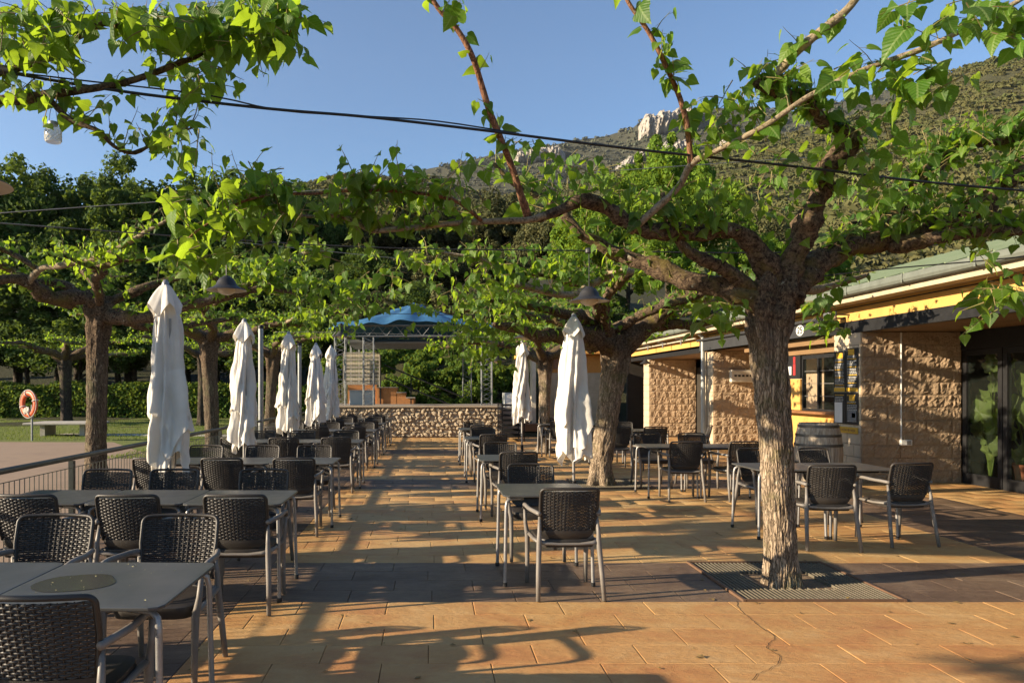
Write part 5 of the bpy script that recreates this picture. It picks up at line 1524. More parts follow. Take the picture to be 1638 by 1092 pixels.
spray(T, 1180, 330, 5.8, 60, 40, 10, rnd, (.08, .13), .4); spray(T, 950, 290, 5.9, 90, 30, 9, rnd, (.08, .13), .5); spray(T, 1080, 320, 6.3, 90, 20, 7, rnd, (.08, .13), .5); spray(T, 1235, 280, 5.8, 40, 50, 7, rnd, (.08, .13), .3); spray(T, 1390, 240, 5.5, 40, 60, 14, rnd, (.09, .14), .3)
spray(T, 1500, 30, 4.6, 60, 30, 6, rnd, (.14, .22), .2); spray(T, 1420, 130, 4.8, 90, 35, 10, rnd, (.12, .19), .2); spray(T, 1610, 40, 4.5, 30, 30, 5, rnd, (.12, .18), .2)
T.finish(300)

# ---- tree out of frame at left whose branches fill the upper left
T = Tree('mulberry tree outside left edge, its leafy branches crossing the upper left sky', (-5.55, 6.0, 0))
trunk_mesh([(Vector((0, 0, -.01)), .20), (Vector((0, 0, .6)), .18), (Vector((.02, 0, 1.6)), .19), (Vector((.05, 0, 2.3)), .24), (Vector((.08, 0, 2.6)), .2)], 60, .03, 8, M['bark'], T.t)
j0 = Vector((-5.45, 5.95, 2.5))
A_ = T.limb([(j0, .12), (Vector((-4.4, 5.3, 3.1)), .09)] + pxpath([(-160, 150, 4.7, 34), (-60, 122, 4.6, 24), (0, 115, 4.5, 17), (37, 106, 4.5, 16), (73, 88, 4.5, 15), (110, 66, 4.5, 14), (147, 47, 4.5, 14), (165, 37, 4.5, 13), (220, 48, 4.55, 8), (278, 55, 4.6, 7), (348, 51, 4.6, 6), (430, 45, 4.7, 4)]), 'bark_limb', 31, 14, .04, .1, .25)
B_ = T.limb([(j0, .12), (Vector((-4.3, 5.1, 2.95)), .09)] + pxpath([(-120, 170, 4.6, 30), (0, 163, 4.5, 22), (73, 153, 4.5, 20), (110, 147, 4.5, 16), (183, 136, 4.55, 14), (238, 120, 4.6, 13), (286, 101, 4.6, 12), (315, 90, 4.65, 10), (350, 70, 4.7, 6)]), 'bark_limb', 32, 14, .04, .1, .3)
C__ = T.limb(pxpath([(76, 156, 4.5, 15), (110, 190, 4.5, 11), (158, 209, 4.5, 10), (183, 234, 4.55, 8), (216, 245, 4.6, 7), (256, 223, 4.6, 6), (311, 203, 4.65, 4)]), 'bark_limb', 33, 12, .04, .1, .3)
T.shoots(A_[len(A_) // 3:], 9, rnd, (.1, .32), .5, (.09, .16), .2); T.shoots(B_[len(B_) // 2:], 5, rnd, (.1, .25), .4, (.09, .15), .3); T.shoots(C__, 13, rnd, (.12, .34), .8, (.07, .12), .05)
spray(T, 380, 45, 4.65, 85, 26, 30, rnd, (.11, .19)); spray(T, 250, 30, 4.6, 70, 22, 14, rnd, (.10, .17)); spray(T, 310, 110, 4.6, 28, 26, 10, rnd, (.09, .15)); spray(T, 445, 20, 4.7, 30, 35, 10, rnd, (.10, .18), .2)
spray(T, 60, 60, 4.5, 60, 40, 14, rnd, (.09, .16)); spray(T, 130, 10, 4.5, 50, 14, 6, rnd); spray(T, 270, 215, 4.6, 50, 22, 9, rnd, (.08, .13)); spray(T, 45, 140, 4.5, 40, 20, 5, rnd, (.07, .12)); spray(T, 20, 30, 4.5, 30, 30, 8, rnd)
def generic_limbs(T, base, zc, n, reach, seed, leafden=8, droopz=0, az0=0, skip=None, lsz=(.09, .15), r0=.10, L=(.12, .42)):
    rd = random.Random(seed)
    for k in range(n):
        az = az0 + 2 * PI * k / n + rd.uniform(-.25, .25)
        if skip and skip(az % (2 * PI)): continue
        rr = reach * rd.uniform(.8, 1.1); pts = []; zz = zc
        top = rd.uniform(.45, .9)
        for q in range(7):
            u = q / 6; a2 = az + rd.uniform(-.16, .16)
            z = zc + top * (1 - (1 - u) ** 2.5) - droopz * u * u + rd.uniform(-.07, .07)
            pts.append((Vector((base[0] + math.cos(a2) * rr * u, base[1] + math.sin(a2) * rr * u, z)), r0 * (1 - u) ** .8 + .016))
        pa = T.limb(pts, 'bark_limb', seed * 10 + k, 12, .08, .14, .35)
        T.shoots(pa, leafden, rd, L, .7, lsz, .18, 14)
        for f in range(2):
            i0 = int(len(pa) * rd.uniform(.35, .7)); p0, rr0 = pa[i0]; a3 = az + rd.choice((-1, 1)) * rd.uniform(.5, .95); Lf = rr * rd.uniform(.35, .55)
            q1 = [(p0, rr0 * .7)] + [(p0 + Vector((math.cos(a3) * Lf * t_, math.sin(a3) * Lf * t_, .15 * t_ + rd.uniform(-.05, .08) - droopz * .6 * t_ * t_)), rr0 * .7 * (1 - t_) + .009) for t_ in (.3, .65, 1.0)]
            pb_ = T.limb(q1, 'bark_pale' if rd.random() < .4 else 'bark_limb', seed * 10 + k + 5, 10, .08, .1, .3, 'branch')
            T.shoots(pb_, leafden * 1.3, rd, L, .6, lsz, .1, 14)
generic_limbs(T, (-5.5, 6.0), 2.5, 3, 2.4, 77, 3, 0, PI * .35, r0=.09)
T.finish(300)

# ---- second row trees
def second_left():
    T = Tree('mulberry tree with speckled trunk beyond the railing, before the stone slab table', (-5.6, 12.0, 0))
    trunk_mesh([(Vector((0, 0, -.01)), .165), (Vector((.0, 0, .5)), .158), (Vector((.02, 0, 1.5)), .155), (Vector((.03, 0, 2.4)), .165), (Vector((.05, 0, 2.9)), .20), (Vector((.05, 0, 3.15)), .17)], 90, .022, 12, M['bark_dark'], T.t)
    a = T.limb(pxpath([(160, 490, 12, 40), (138, 476, 11.9, 34), (96, 478, 11.7, 30), (64, 468, 11.4, 28), (42, 452, 11.2, 26), (19, 446, 11, 20), (-20, 449, 10.8, 18), (-80, 440, 10.6, 12)]), 'bark_limb', 41, 16, .06, .16, .35)
    b = T.limb(pxpath([(42, 452, 11.2, 17), (64, 430, 11.1, 14), (96, 425, 10.9, 13), (135, 416, 10.7, 13), (167, 409, 10.5, 12), (199, 392, 10.3, 11), (237, 369, 10.1, 9), (270, 350, 10, 5)]), 'bark_pale', 42, 12, .06, .08, .25, 'branch')
    c = T.limb(pxpath([(60, 430, 11.1, 12), (25, 408, 11.0, 12), (-10, 392, 10.9, 11), (-60, 370, 10.8, 8)]), 'bark_limb', 43, 12, .06, .1, .2, 'branch')
    d = T.limb(pxpath([(160, 500, 12, 44), (182, 511, 11.9, 30), (224, 506, 11.7, 24), (272, 497, 11.5, 22), (304, 488, 11.3, 21), (337, 478, 11.1, 20), (385, 468, 10.9, 17), (425, 461, 10.7, 13), (470, 468, 10.6, 8)]), 'bark_limb', 44, 16, .06, .16, .35)
    e = T.limb(pxpath([(330, 478, 11.1, 13), (370, 466, 10.9, 13), (410, 448, 10.8, 12), (450, 425, 10.7, 10), (492, 404, 10.6, 8), (530, 398, 10.5, 5)]), 'bark_pale', 45, 12, .06, .08, .2, 'branch')
    f = T.limb(pxpath([(160, 482, 12, 26), (150, 450, 12.3, 18), (125, 425, 12.6, 13), (100, 400, 12.9, 8)]), 'bark_limb', 46, 12, .06, .1, .2)
    g = T.limb(pxpath([(170, 490, 12, 30), (230, 520, 13.0, 18), (300, 520, 13.8, 14), (380, 508, 14.4, 9)]), 'bark_limb', 47, 12, .06, .1, .2)
    for q, dn in ((a, 9), (b, 10), (c, 8), (d, 11), (e, 15), (f, 10), (g, 12)): T.shoots(q, dn, rnd, (.12, .4), .7, (.09, .15), .12, 15)
    spray(T, 460, 440, 10.5, 70, 30, 22, rnd, (.10, .16), .6); spray(T, 380, 430, 10.6, 60, 30, 16, rnd, (.10, .16), .6)
    spray(T, 540, 470, 10.6, 70, 28, 26, rnd, (.10, .16), .6); spray(T, 520, 510, 11.5, 60, 24, 18, rnd, (.09, .15), .6); spray(T, 600, 480, 11.5, 50, 14, 10, rnd, (.09, .14), .5)
    generic_limbs(T, (-5.55, 12.0), 2.95, 4, 2.8, 78, 8, .1, PI * .6, r0=.06)
    T.finish(120)
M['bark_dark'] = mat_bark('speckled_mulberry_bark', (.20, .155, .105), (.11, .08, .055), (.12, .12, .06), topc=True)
second_left()
T = Tree('leaning mulberry tree behind the nearest right-hand parasol, second tree along the right', (2.85, 12.0, 0))
trunk_mesh([(T.loc(P(961, 777, 12)), .19), (T.loc(P(962, 740, 12)), .172), (T.loc(P(968, 690, 12)), .175), (T.loc(P(976, 630, 12)), .185), (T.loc(P(984, 585, 12)), .215), (T.loc(P(986, 556, 12)), .25), (T.loc(P(988, 536, 12)), .2)], 100, .022, 17, M['bark'], T.t, 1.2, .012)
Ls = [
 T.limb(pxpath([(985, 560, 12, 48), (958, 545, 11.8, 36), (931, 533, 11.5, 34), (895, 537, 11.2, 30), (860, 537, 10.9, 26), (825, 525, 10.6, 18), (790, 520, 10.4, 10)]), 'bark_limb', 51, 16, .05, .2, .4),
 T.limb(pxpath([(990, 560, 12, 50), (1008, 533, 12.0, 40), (1033, 523, 12.0, 34), (1059, 498, 12.0, 32), (1078, 479, 12.0, 27), (1100, 470, 11.9, 22), (1140, 458, 11.8, 16), (1180, 440, 11.7, 10)]), 'bark_limb', 52, 16, .05, .2, .4),
 T.limb(pxpath([(996, 560, 12, 40), (1022, 540, 12.3, 26), (1053, 522, 12.5, 22), (1100, 519, 12.8, 20), (1150, 512, 13, 12)]), 'bark_limb', 53, 14, .05, .16, .3),
 T.limb(pxpath([(978, 555, 12, 40), (970, 525, 11.7, 26), (966, 500, 11.3, 22), (968, 480, 11, 20), (988, 452, 10.4, 18), (1008, 434, 10, 18)]), 'bark_limb', 54, 14, .05, .16, .3),
 T.limb(pxpath([(1012, 434, 9.9, 17), (988, 434, 9.8, 19), (961, 448, 9.6, 19), (941, 459, 9.5, 18), (921, 470, 9.4, 17), (884, 468, 9.3, 15), (844, 460, 9.2, 15), (820, 453, 9.1, 12), (800, 431, 9.0, 11), (770, 415, 9, 7), (700, 402, 9, 4)]), 'bark_pale', 55, 14, .05, .1, .35, 'branch'),
 T.limb(pxpath([(972, 552, 12, 40), (945, 520, 11.7, 26), (905, 505, 11.4, 22), (880, 497, 11.1, 17), (840, 488, 10.8, 11), (780, 480, 10.6, 7)]), 'bark_limb', 56, 14, .05, .18, .4)]
for q in Ls: T.shoots(q, 12, rnd, (.12, .38), .7, (.09, .15), .15, 15)
spray(T, 860, 420, 9.2, 90, 30, 18, rnd, (.10, .16), .5); spray(T, 780, 460, 9.6, 80, 30, 16, rnd, (.10, .16), .6); spray(T, 1100, 430, 9, 80, 25, 12, rnd, (.09, .14), .5); spray(T, 700, 440, 9.4, 80, 30, 16, rnd, (.10, .16), .6)
spray(T, 760, 545, 11.0, 62, 40, 34, rnd, (.10, .16), .6); spray(T, 720, 500, 11.0, 60, 16, 14, rnd, (.09, .15), .5); spray(T, 830, 500, 11.0, 40, 30, 14, rnd, (.09, .15), .5)
generic_limbs(T, (2.9, 12.0), 2.5, 5, 2.8, 79, 9, .1, PI * .2, r0=.065)
T.finish(120)
# ---- remaining terrace trees
def generic_tree(x, y, label, zc=2.7, n=6, reach=3.0, seed=1, den=9, mat='bark_dark', droopz=.1, r=.19, nobj=0, detail=True, lsz=(.10, .16), group='pollarded mulberry trees of the terrace', az0=0, L=(.12, .42)):
    T = Tree(label, (x, y, 0), group)
    rd = random.Random(seed); lx = rd.uniform(-.12, .12)
    trunk_mesh([(Vector((0, 0, -.01)), r), (Vector((lx * .3, 0, zc * .3)), r * .92), (Vector((lx * .8, 0, zc * .7)), r * .97), (Vector((lx, 0, zc)), r * 1.25), (Vector((lx, 0, zc + .2)), r * .8)], 48, .05, seed, M[mat], T.t)
    generic_limbs(T, (x + lx, y), zc, n, reach, seed, den, droopz, az0, r0=r * .55, lsz=lsz, L=L)
    T.finish(nobj, detail); return T
generic_tree(2.85, 18.2, 'slim pale mulberry tree behind the far right parasol', 2.35, 6, 3.0, 101, 12, 'bark', .25, .15)
generic_tree(-5.6, 18.4, 'mulberry tree between first and second left parasols beyond the railing', 2.75, 6, 3.1, 102, 12)
generic_tree(-5.55, 24.6, 'mulberry tree just right of the grey post beyond the railing', 2.7, 5, 2.6, 103, 8, detail=False)
generic_tree(2.85, 0.2, 'mulberry tree beside the camera, out of frame on the right', 2.5, 5, 3.0, 104, 6, 'bark', 0, .17, az0=.5)
generic_tree(-5.55, 0.0, 'mulberry tree behind the railing beside the camera, out of frame on the left', 2.6, 6, 3.3, 105, 3.5)
generic_tree(-9.9, 31.0, 'thin dark mulberry on the lawn between trunks, behind the second left parasol', 2.9, 6, 3.2, 106, 10, 'bark_wood', .1, .20, detail=False)
generic_tree(-17.0, 33.5, 'dark-trunked mulberry on the lawn left of the speckled trunk', 2.9, 6, 3.6, 107, 9, 'bark_wood', .1, .26, detail=False)
generic_tree(-11.5, 17.5, 'broad mulberry on the left lawn whose trunk stands beyond the lifebuoy', 3.0, 5, 3.2, 108, 6, 'bark_wood', .1, .2, detail=False) if 0 else None
0 and generic_tree(-5.2, 30.5, 'far mulberry tree behind the last parasols on the left', 2.7, 6, 3.0, 109, 11, detail=False)
generic_tree(.6, 17.8, 'low leafy mulberry', 2.6, 5, 2.2, 110, 11) if 0 else None
generic_tree(-23.5, 31.5, 'mulberry on the lawn at the far left edge', 2.9, 6, 3.6, 111, 8, 'bark_wood', .1, .22, detail=False)

# ------------------------------------------------------------------ background woodland
def crown_mesh(name, seed, rx, rz, n, leaf, mat, clumps=60):
    rg = np.random.default_rng(seed)
    d = rg.normal(size=(clumps, 3)); d /= np.linalg.norm(d, axis=1)[:, None]; d[:, 2] = np.abs(d[:, 2]) * 1.0 - .35 * rg.random(clumps)
    rad = rg.uniform(.35, 1.12, clumps) ** .75
    c = d * rad[:, None] * np.array([rx, rx, rz]) * .82
    cr = rg.uniform(.07, .25, clumps) ** 1.0 * rx
    k = rg.integers(0, clumps, n); dd = rg.normal(size=(n, 3)); dd /= np.linalg.norm(dd, axis=1)[:, None]
    pos = c[k] + dd * cr[k][:, None] * (rg.uniform(.3, 1.0, n) ** .5)[:, None]
    pos[:, 2] += rz * .75
    a = rg.normal(size=(n, 3)); a /= np.linalg.norm(a, axis=1)[:, None]; nn = dd + a * .7; nn /= np.linalg.norm(nn, axis=1)[:, None]
    t1 = np.cross(nn, rg.normal(size=(n, 3))); t1 /= np.linalg.norm(t1, axis=1)[:, None]; t2 = np.cross(nn, t1)
    s = leaf * rg.uniform(.6, 1.3, n)[:, None]
    V = np.stack([pos - t1 * s, pos - t2 * s * .6 + nn * s * .2, pos + t1 * s, pos + t2 * s * .6], 1).reshape(-1, 3)
    F = np.arange(n * 4).reshape(-1, 4); tint = np.repeat(rg.random(n) * .6 + .4 * rg.random(clumps)[k], 4)
    me = np_mesh(name, V, F, {'tint': ('FLOAT', tint)}); me.materials.append(mat); return me
def trunk_simple(h, r, seed, mat):
    rd = random.Random(seed); b = MB(); lean = rd.uniform(-.3, .3)
    b.tube([(0, 0, -.4), (lean * .2, 0, h * .35), (lean * .6, .1, h * .7), (lean, 0, h * 1.15)], [r, r * .8, r * .6, r * .3], 10)
    for k in range(6):
        a = rd.uniform(0, 6.28); z = h * rd.uniform(.55, 1.0); L = h * rd.uniform(.25, .4)
        b.tube([(lean * z / h * .8, 0, z), (math.cos(a) * L * .5, math.sin(a) * L * .5, z + L * .35), (math.cos(a) * L, math.sin(a) * L, z + L * .9)], [r * .4, r * .25, r * .08], 6)
    me = b.mesh('trunk', smooth='auto'); me.materials.append(mat); return me
kinds = {'dark': [crown_mesh('crown', 201 + i, 3.6, 5.2, 26000, .115, M['leaf_wood'], 150) for i in range(3)],
         'olive': [crown_mesh('crown', 211 + i, 3.4, 3.6, 20000, .12, M['leaf_olive'], 130) for i in range(2)],
         'bright': [crown_mesh('crown', 221 + i, 3.6, 4.6, 24000, .11, M['leaf_bright'], 100) for i in range(2)],
         'bush': [crown_mesh('crown', 231 + i, 1.1, .95, 3800, .07, M['leaf_hedge'], 40) for i in range(3)]}
TRm = [trunk_simple(4.2, .26, 301 + i, M['bark_wood']) for i in range(3)]
LBL = {'dark': 'dark green woodland tree', 'olive': 'olive brown tree', 'bright': 'bright spring-green tree'}
def bgtree(px, top, Y, kind, sc, label, th=4.2):
    """px, top: photo position of crown top"""
    x = (px - VX) * Y / FP; z0 = g_rise(x, Y); ztop = H + (VY - top) * Y / FP
    rz = {'dark': 5.2, 'olive': 3.6, 'bright': 4.6}[kind]
    full = th + rz * .75 + rz * .95
    k = (ztop - z0) / full
    t = empty('woodland_tree', (x, Y, z0), random.uniform(0, 6), label, 'tree', 'trees behind the terrace')
    sx = k * sc
    o = link('trunk', TRm[random.randrange(3)], None, t); o.scale = (k, k, k)
    o = link('crown', random.choice(kinds[kind]), None, t, (0, 0, th * k * .75)); o.scale = (sx, sx, k * (full - th * .75) / (rz * 1.70))
    return t
POSN = ['leftmost', 'second from left', 'third from left', 'fourth from left', 'fifth from left', 'sixth from left', 'seventh from left', 'eighth from left', 'ninth from left', 'tenth from left', 'eleventh from left', 'twelfth from left']
for i, (px, top, Y, sc) in enumerate([(-60, 235, 46, 1.1), (30, 222, 44, 1.05), (125, 252, 46, 1.1), (205, 238, 44, 1.05), (285, 268, 47, 1.1), (345, 240, 46, 1.0), (420, 262, 48, 1.1), (-10, 330, 42, 1.2), (90, 340, 42, 1.2), (190, 345, 42.5, 1.2), (300, 350, 43, 1.2), (400, 345, 43, 1.2)]):
    bgtree(px, top, Y, 'dark', sc, (f'tall dark woodland tree against the sky, {POSN[i]}' if i < 7 else f'lower dark woodland tree behind the hedge, {POSN[i - 7]}'))
for i, (px, top, Y, sc) in enumerate([(490, 275, 50, 1.0), (560, 268, 56, 1.0), (640, 300, 50, 1.1), (720, 310, 52, 1.1), (800, 300, 50, 1.1), (590, 380, 42, 1.3), (690, 390, 42, 1.3), (790, 385, 42, 1.3), (480, 380, 42, 1.3), (880, 330, 46, 1.1), (1230, 330, 60, 1.0)]):
    bgtree(px, top, Y, 'olive' if i not in (0, 8, 5) else 'dark', sc, f'olive brown tree on the slope behind the stage, {POSN[i]}')
for i, (px, top, Y, sc) in enumerate([(1070, 188, 44, .85), (1000, 255, 40, .9), (1140, 262, 42, .9), (930, 300, 38, 1.0), (1200, 345, 40, 1.1), (1060, 340, 36, 1.1), (1330, 395, 50, 1.1)]):
    bgtree(px, top, Y, 'bright', sc, f'bright yellow-green tree behind the restaurant, {POSN[i]}')

for i, (px, top, Y, sc) in enumerate([(-40, 470, 41.5, 1.5), (45, 455, 42, 1.5), (130, 470, 41.5, 1.5), (215, 455, 42, 1.5), (300, 470, 42, 1.5), (380, 455, 42, 1.5), (450, 470, 41, 1.5)]):
    bgtree(px, top, Y, 'dark', sc, f'low dark understory tree just behind the hedge, {POSN[i]}', th=.8)
for i, (px, top, Y, sc) in enumerate([(530, 470, 38, 1.5), (600, 455, 38, 1.5), (670, 440, 39, 1.5), (740, 450, 38, 1.5), (810, 455, 38, 1.5), (880, 450, 38, 1.5), (950, 440, 38, 1.4)]):
    bgtree(px, top, Y, 'olive' if i % 2 else 'dark', sc, f'low olive tree on the slope above the stage roof, {POSN[i]}', th=.8)
# hedge
def hedge():
    t = empty('hedge', (-28, 38.6, 0), 0, 'long clipped leafy hedge along the back of the lawn', 'hedge')
    rg = np.random.default_rng(5); n = 34000
    b = MB(); b.box((-1, .8, .8), (43, 1.3, 1.5)); b.build('core', M['bank'], t)
    x = rg.uniform(-13, 21, n); top = rg.random(n) < .3
    z = np.where(top, 1.75 + .12 * np.sin(x * 1.7) + rg.normal(0, .07, n), rg.uniform(0, 1.75, n))
    y = np.where(top, rg.uniform(0, 1.6, n), .05 + .10 * np.sin(x * 2.1 + z * 3) + rg.normal(0, .07, n))
    pos = np.stack([x, y, z], 1); yaw = rg.uniform(-PI, 0, n); dr = rg.uniform(-.4, 1.3, n)
    Rm = leaf_frames(pos, yaw, dr, rg.uniform(-.8, .8, n), rg.uniform(.08, .17, n))
    batch('leaves', SPROTO[:1], pos, Rm, M['leaf_hedge'], t)
hedge()
# shrubs on the bank behind the stage and at the left
bl = ['far left end', 'left', 'centre left', 'centre', 'centre right', 'right']
sp_ = [(630, 590, 30.5, 1.0), (668, 575, 31.5, 1.15), (705, 590, 31, .95), (738, 600, 31.5, 1.1), (640, 625, 29.2, .8), (672, 622, 29.2, .9), (705, 628, 29, .85), (735, 632, 29, .8), (765, 615, 30, 1), (790, 590, 31, 1.1), (600, 560, 33, 1.2), (700, 545, 34, 1.3), (760, 560, 33, 1.3), (650, 540, 35, 1.3), (505, 600, 33, 1.3), (470, 620, 33, 1.2), (820, 600, 31, 1.1), (545, 560, 35, 1.3)]
for i, (px, py, Y, sc) in enumerate(sp_):
    x = (px - VX) * Y / FP; z0 = g_rise(x, Y)
    rowname = 'front row' if Y < 30 else ('middle row' if Y < 32.5 else 'back row'); 
    t = empty('bank_shrub', (x, Y, z0 - .1), random.uniform(0, 6), f'leafy green shrub on the bank behind the stage, {rowname}, {POSN[min(11, sum(1 for q in sp_ if q[0] < px and (q[2] < 30, q[2] < 32.5) == (Y < 30, Y < 32.5)))]}', 'shrub', 'shrubs on the bank behind the stage')
    o = link('crown', random.choice(kinds['bush']), None, t); o.scale = (sc, sc, sc)
    st = MB(); st.tube([(0, 0, -.1), (.05, 0, .5), (.1, .05, .9)], [.04, .03, .015], 6); st.build('stem', M['bark_wood'], t)
stones = [(625, 598, 29.4), (648, 610, 28.8), (690, 606, 29.5), (720, 612, 29.2), (745, 585, 30.5), (612, 612, 28.7), (760, 640, 28.4), (700, 640, 28.3)]
rg_ = random.Random(3)
for i, (px, py, Y) in enumerate(stones):
    x = (px - VX) * Y / FP; b = MB(); import bmesh as _b
    bm = _b.new(); _b.ops.create_icosphere(bm, subdivisions=2, radius=.28)
    for v in bm.verts: v.co *= 1 + .35 * noise.noise(v.co * 5 + Vector((i * 7, 0, 0))); v.co.z *= .75
    me = bpy.data.meshes.new('boulder'); bm.to_mesh(me); bm.free()
    o = link('boulder', me, M['stone'], None, (x, Y, g_rise(x, Y) + .12)); tag(o, f'grey boulder in the planted bank behind the stage, {POSN[sorted(q[0] for q in stones).index(px)]}', 'boulder', 'boulders in the bank')

# ------------------------------------------------------------------ hills
ico = MB(); import bmesh as _b
bm = _b.new(); _b.ops.create_icosphere(bm, subdivisions=1, radius=1); IV = np.array([v.co[:] for v in bm.verts]); IFc = np.array([[v.index for v in f.verts] for f in bm.faces]); bm.free()
bm = _b.new(); _b.ops.create_icosphere(bm, subdivisions=2, radius=1); IV2 = np.array([v.co[:] for v in bm.verts]); IFc2 = np.array([[v.index for v in f.verts] for f in bm.faces]); bm.free()
bm = _b.new(); _b.ops.create_icosphere(bm, subdivisions=1, radius=1); IV0 = np.array([v.co[:] for v in bm.verts]); IF0 = np.array([[v.index for v in f.verts] for f in bm.faces]); bm.free()
def hill(name, sky_, D0, D1, mat, scrubmat, nb, bs, seed, rough, shape=1.3, zb=-2, useg=220, vseg=70, cliff=None):
    xs_, ys_ = zip(*sky_)
    def S(px): return np.interp(px, xs_, ys_)
    def height(px, v):
        D = D0 + (D1 - D0) * v; top = H + (VY - S(px)) * D1 / FP
        x = (px - VX) * D / FP
        if v > 1: z = top - (v - 1) * (D1 - D0) * .55
        else: z = zb + (top - zb) * v ** shape
        am = rough * min(1, v * 3) * (1 if v < .93 else .35)
        z += am * (noise.noise(Vector((x / (rough * 7), D / (rough * 7), seed))) + .5 * noise.noise(Vector((x / (rough * 2.4), D / (rough * 2.4), seed + 9))))
        return x, D, z
    U = np.linspace(xs_[0], xs_[-1], useg); Vv = np.linspace(0, 1.35, vseg)
    V = np.array([height(u, v) for v in Vv for u in U]); n = useg
    F = np.array([(j * n + i, j * n + i + 1, (j + 1) * n + i + 1, (j + 1) * n + i) for j in range(vseg - 1) for i in range(n - 1)])
    o = link(name, np_mesh(name, V, F, smooth=True), mat); o['kind'] = 'structure'
    # scrub crowns
    rd = np.random.default_rng(seed); VV = []; FF = []; TT = []; off = 0; rows = []
    vv = rd.uniform(.12, 1.02, nb); uu = rd.uniform(-60, 1700, nb)
    for k in range(nb):
        u, v = uu[k], vv[k]
        if cliff and cliff(u, v): continue
        x, D, z = height(u, v); pn = noise.noise(Vector((x / (bs * 16), D / (bs * 16), seed + 3))) + .5 * noise.noise(Vector((x / (bs * 5), D / (bs * 5), seed + 5)))
        if pn < -.42 and rd.random() < .6: continue
        rows.append((x, D, z, rd.lognormal(0, .27) * bs * .95 * (1 + .3 * pn), pn))
    Rr = np.array(rows); K = 5; nq = 24; protos = []
    for k in range(K):
        d = rd.normal(size=(nq, 3)); d /= np.linalg.norm(d, axis=1)[:, None]; d[:, 2] = np.abs(d[:, 2]); c = d * rd.uniform(.45, 1.0, (nq, 1)) * np.array([1, 1, .85])
        nn = d + .55 * rd.normal(size=(nq, 3)); nn /= np.linalg.norm(nn, axis=1)[:, None]
        t1 = np.cross(nn, rd.normal(size=(nq, 3))); t1 /= np.linalg.norm(t1, axis=1)[:, None]; t2 = np.cross(nn, t1); q = rd.uniform(.19, .36, (nq, 1))
        protos.append(np.stack([c - t1 * q, c - t2 * q, c + t1 * q, c + t2 * q], 1).reshape(-1, 3))
    core = IV0 * .78 * np.array([1, 1, .8])
    PR = np.array(protos); kk = rd.integers(0, K, len(Rr))
    W = PR[kk] * Rr[:, 3][:, None, None] + Rr[:, None, :3]
    F2 = np.arange(len(Rr) * nq * 4).reshape(-1, 4)
    base_t = np.clip(.35 + Rr[:, 4] * .55 + rd.normal(0, .13, len(Rr)), 0, .7)
    me = np_mesh(name + '_scrub', W.reshape(-1, 3), F2, {'tint': ('FLOAT', (base_t[:, None] + .3 * rd.random((len(Rr), nq)))[:, :, None].repeat(4, 2).ravel())})
    o = link(name + '_scrub', me, scrubmat); tag(o, 'dense low scrub and holm oaks covering the ' + name.replace('_', ' '), 'scrub', None, 'stuff')
    return height
near_sky = [(-700, 520), (-200, 430), (200, 330), (480, 292), (560, 280), (700, 290), (800, 315), (900, 300), (1000, 268), (1100, 250), (1200, 226), (1290, 208), (1372, 184), (1420, 168), (1475, 140), (1530, 114), (1580, 98), (1638, 82), (1800, 40), (2400, -60)]
hill('near_hillside', near_sky, 75, 420, M['hill'], M['scrub'], 16000, 1.9, 4, 4.5, 1.15, 6)
far_sky = [(-700, 600), (300, 420), (600, 290), (780, 250), (830, 238), (900, 229), (960, 219), (1010, 207), (1030, 190), (1060, 186), (1090, 180), (1130, 173), (1200, 172), (1260, 180), (1300, 172), (1340, 163), (1400, 150), (1440, 138), (1480, 128), (1520, 120), (1600, 130), (2400, 200)]
def cliffy(u, v): return (1025 < u < 1105 and .86 < v < 1.0) or (990 < u < 1110 and .73 < v < .77) or (820 < u < 900 and .88 < v < .95)
hf = hill('far_mountain', far_sky, 480, 1300, M['hill_far'], M['scrub_far'], 9000, 5.0, 12, 7.0, 1.1, 10, cliff=cliffy)
def cliff_mesh(label, us, vs, depth, seed):
    nu, nv = 110, 44; V = []; 
    for j in range(nv):
        for i in range(nu):
            u = us[0] + (us[1] - us[0]) * i / (nu - 1); s_ = j / (nv - 1); v = vs[0] + (vs[1] - vs[0]) * s_
            x, D, z = hf(u, vs[0] + (vs[1] - vs[0]) * (s_ ** 3)); x1, D1, z1 = hf(u, v); 
            z = hf(u, vs[0])[2] + (hf(u, vs[1])[2] - hf(u, vs[0])[2]) * s_
            r = noise.noise(Vector((u * .09, s_ * 1.4, seed))) + .7 * abs(noise.noise(Vector((u * .25, s_ * 2, seed)))) + .5 * noise.noise(Vector((u * .5, s_ * 8, seed))) + .4 * noise.noise(Vector((u * 1.3, s_ * 16, seed)))
            ed = min(1, min(i, nu - 1 - i) / 14)
            V.append((x, D - (depth * (1.0 + .8 * r)) * ed * math.sin(PI * min(1, s_ + .12)) ** .4 + 3, z - (1 - ed) * 12 * s_ + 7 * noise.noise(Vector((u * .12, 0, seed))) * ed + 4 * noise.noise(Vector((u * .5, s_ * 3, seed)))))
    F = [(j * nu + i, j * nu + i + 1, (j + 1) * nu + i + 1, (j + 1) * nu + i) for j in range(nv - 1) for i in range(nu - 1)]
    o = link('rock_cliff', np_mesh('rock_cliff', np.array(V), np.array(F)), M['rock_far']); tag(o, label, 'cliff', 'pale cliffs on the far mountain')
cliff_mesh('largest pale limestone cliff at the left shoulder of the far mountain', (1022, 1108), (.86, .985), 20, 3)
cliff_mesh('lower pale rock band just below the main cliff on the mountain', (985, 1118), (.70, .77), 16, 8)
cliff_mesh('thin pale rock band on the ridge left of the main cliff', (815, 905), (.86, .94), 14, 14)
cliff_mesh('small pale rock outcrop on the mountain right of the main cliff', (1200, 1232), (.60, .64), 12, 19)
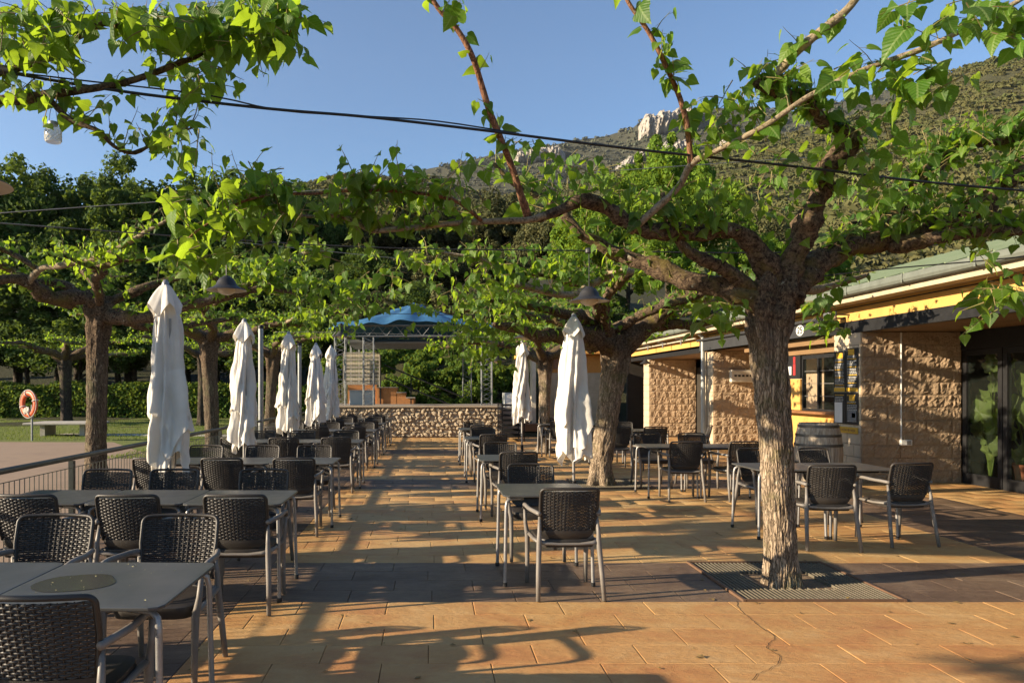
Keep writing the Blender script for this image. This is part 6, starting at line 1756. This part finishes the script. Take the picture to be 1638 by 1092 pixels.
cliff_mesh('tiny pale rock outcrop high on the mountain', (1150, 1170), (.72, .76), 12, 25)

# grass blades on the lawn edge, visible part
rg = np.random.default_rng(9); n = 26000
gy = 16.5 + 20 * rg.random(n) ** 1.3; gxx = -(4.2 + rg.random(n) * (gy * .62 - 3.6))
ok = ~((gy < 22.2) & (gxx < -7.6)); gy, gxx = gy[ok], gxx[ok]; n = len(gy)
pos = np.stack([gxx, gy, np.full(n, -.01)], 1); Rm = leaf_frames(pos, rg.uniform(0, 6.28, n), rg.uniform(-1.5, -.9, n), rg.uniform(-1, 1, n), rg.uniform(.04, .085, n))
GP = (np.array([(-.12, 0, 0), (.12, 0, 0), (.0, 1, 0)]), np.array([(0, 1, 2)]), np.zeros((3, 3)))
o = batch('lawn_grass', [GP], pos, Rm, M['grass'], None); tag(o, 'short sunlit grass of the lawn beyond the railing', 'grass')

fl = MB(); rdf = random.Random(44)
for k in range(420):
    x, y = rdf.uniform(-3.5, 7.0), rdf.uniform(3.2, 14); sc = rdf.uniform(.010, .032); a = rdf.uniform(0, 6.28); cu = rdf.uniform(.1, .5) * sc
    c, d = math.cos(a) * sc, math.sin(a) * sc
    fl.add([(x + c, y + d, .012), (x - d * .5, y + c * .5, .012 + cu), (x - c, y - d, .013), (x + d * .5, y - c * .5, .012 + cu * .6)], [(0, 1, 3), (1, 2, 3)])
tag(fl.build('fallen_leaves', simple('dry_leaf', (.26, .19, .06), (.16, .09, .035), 30, .8), fix=False), 'small dry leaves and bits scattered over the paving', 'leaf litter', None, 'stuff')

# ------------------------------------------------------------------ thin summer haze over the valley
hz = MB(); hz.box((0, 675, 398), (5600, 2150, 804)); hzo = hz.build('haze', None); hzo['kind'] = 'stuff'
hm = bpy.data.materials.new('haze_air'); hm.use_nodes = True; hm.node_tree.nodes.clear()
pv = hm.node_tree.nodes.new('ShaderNodeVolumePrincipled'); pv.inputs['Color'].default_value = (.86, .92, 1, 1); pv.inputs['Density'].default_value = .00005; pv.inputs['Anisotropy'].default_value = .3
oo = hm.node_tree.nodes.new('ShaderNodeOutputMaterial'); hm.node_tree.links.new(pv.outputs[0], oo.inputs['Volume']); hzo.data.materials.append(hm)
tag(hzo, 'thin bluish haze in the air before the mountain', 'haze')
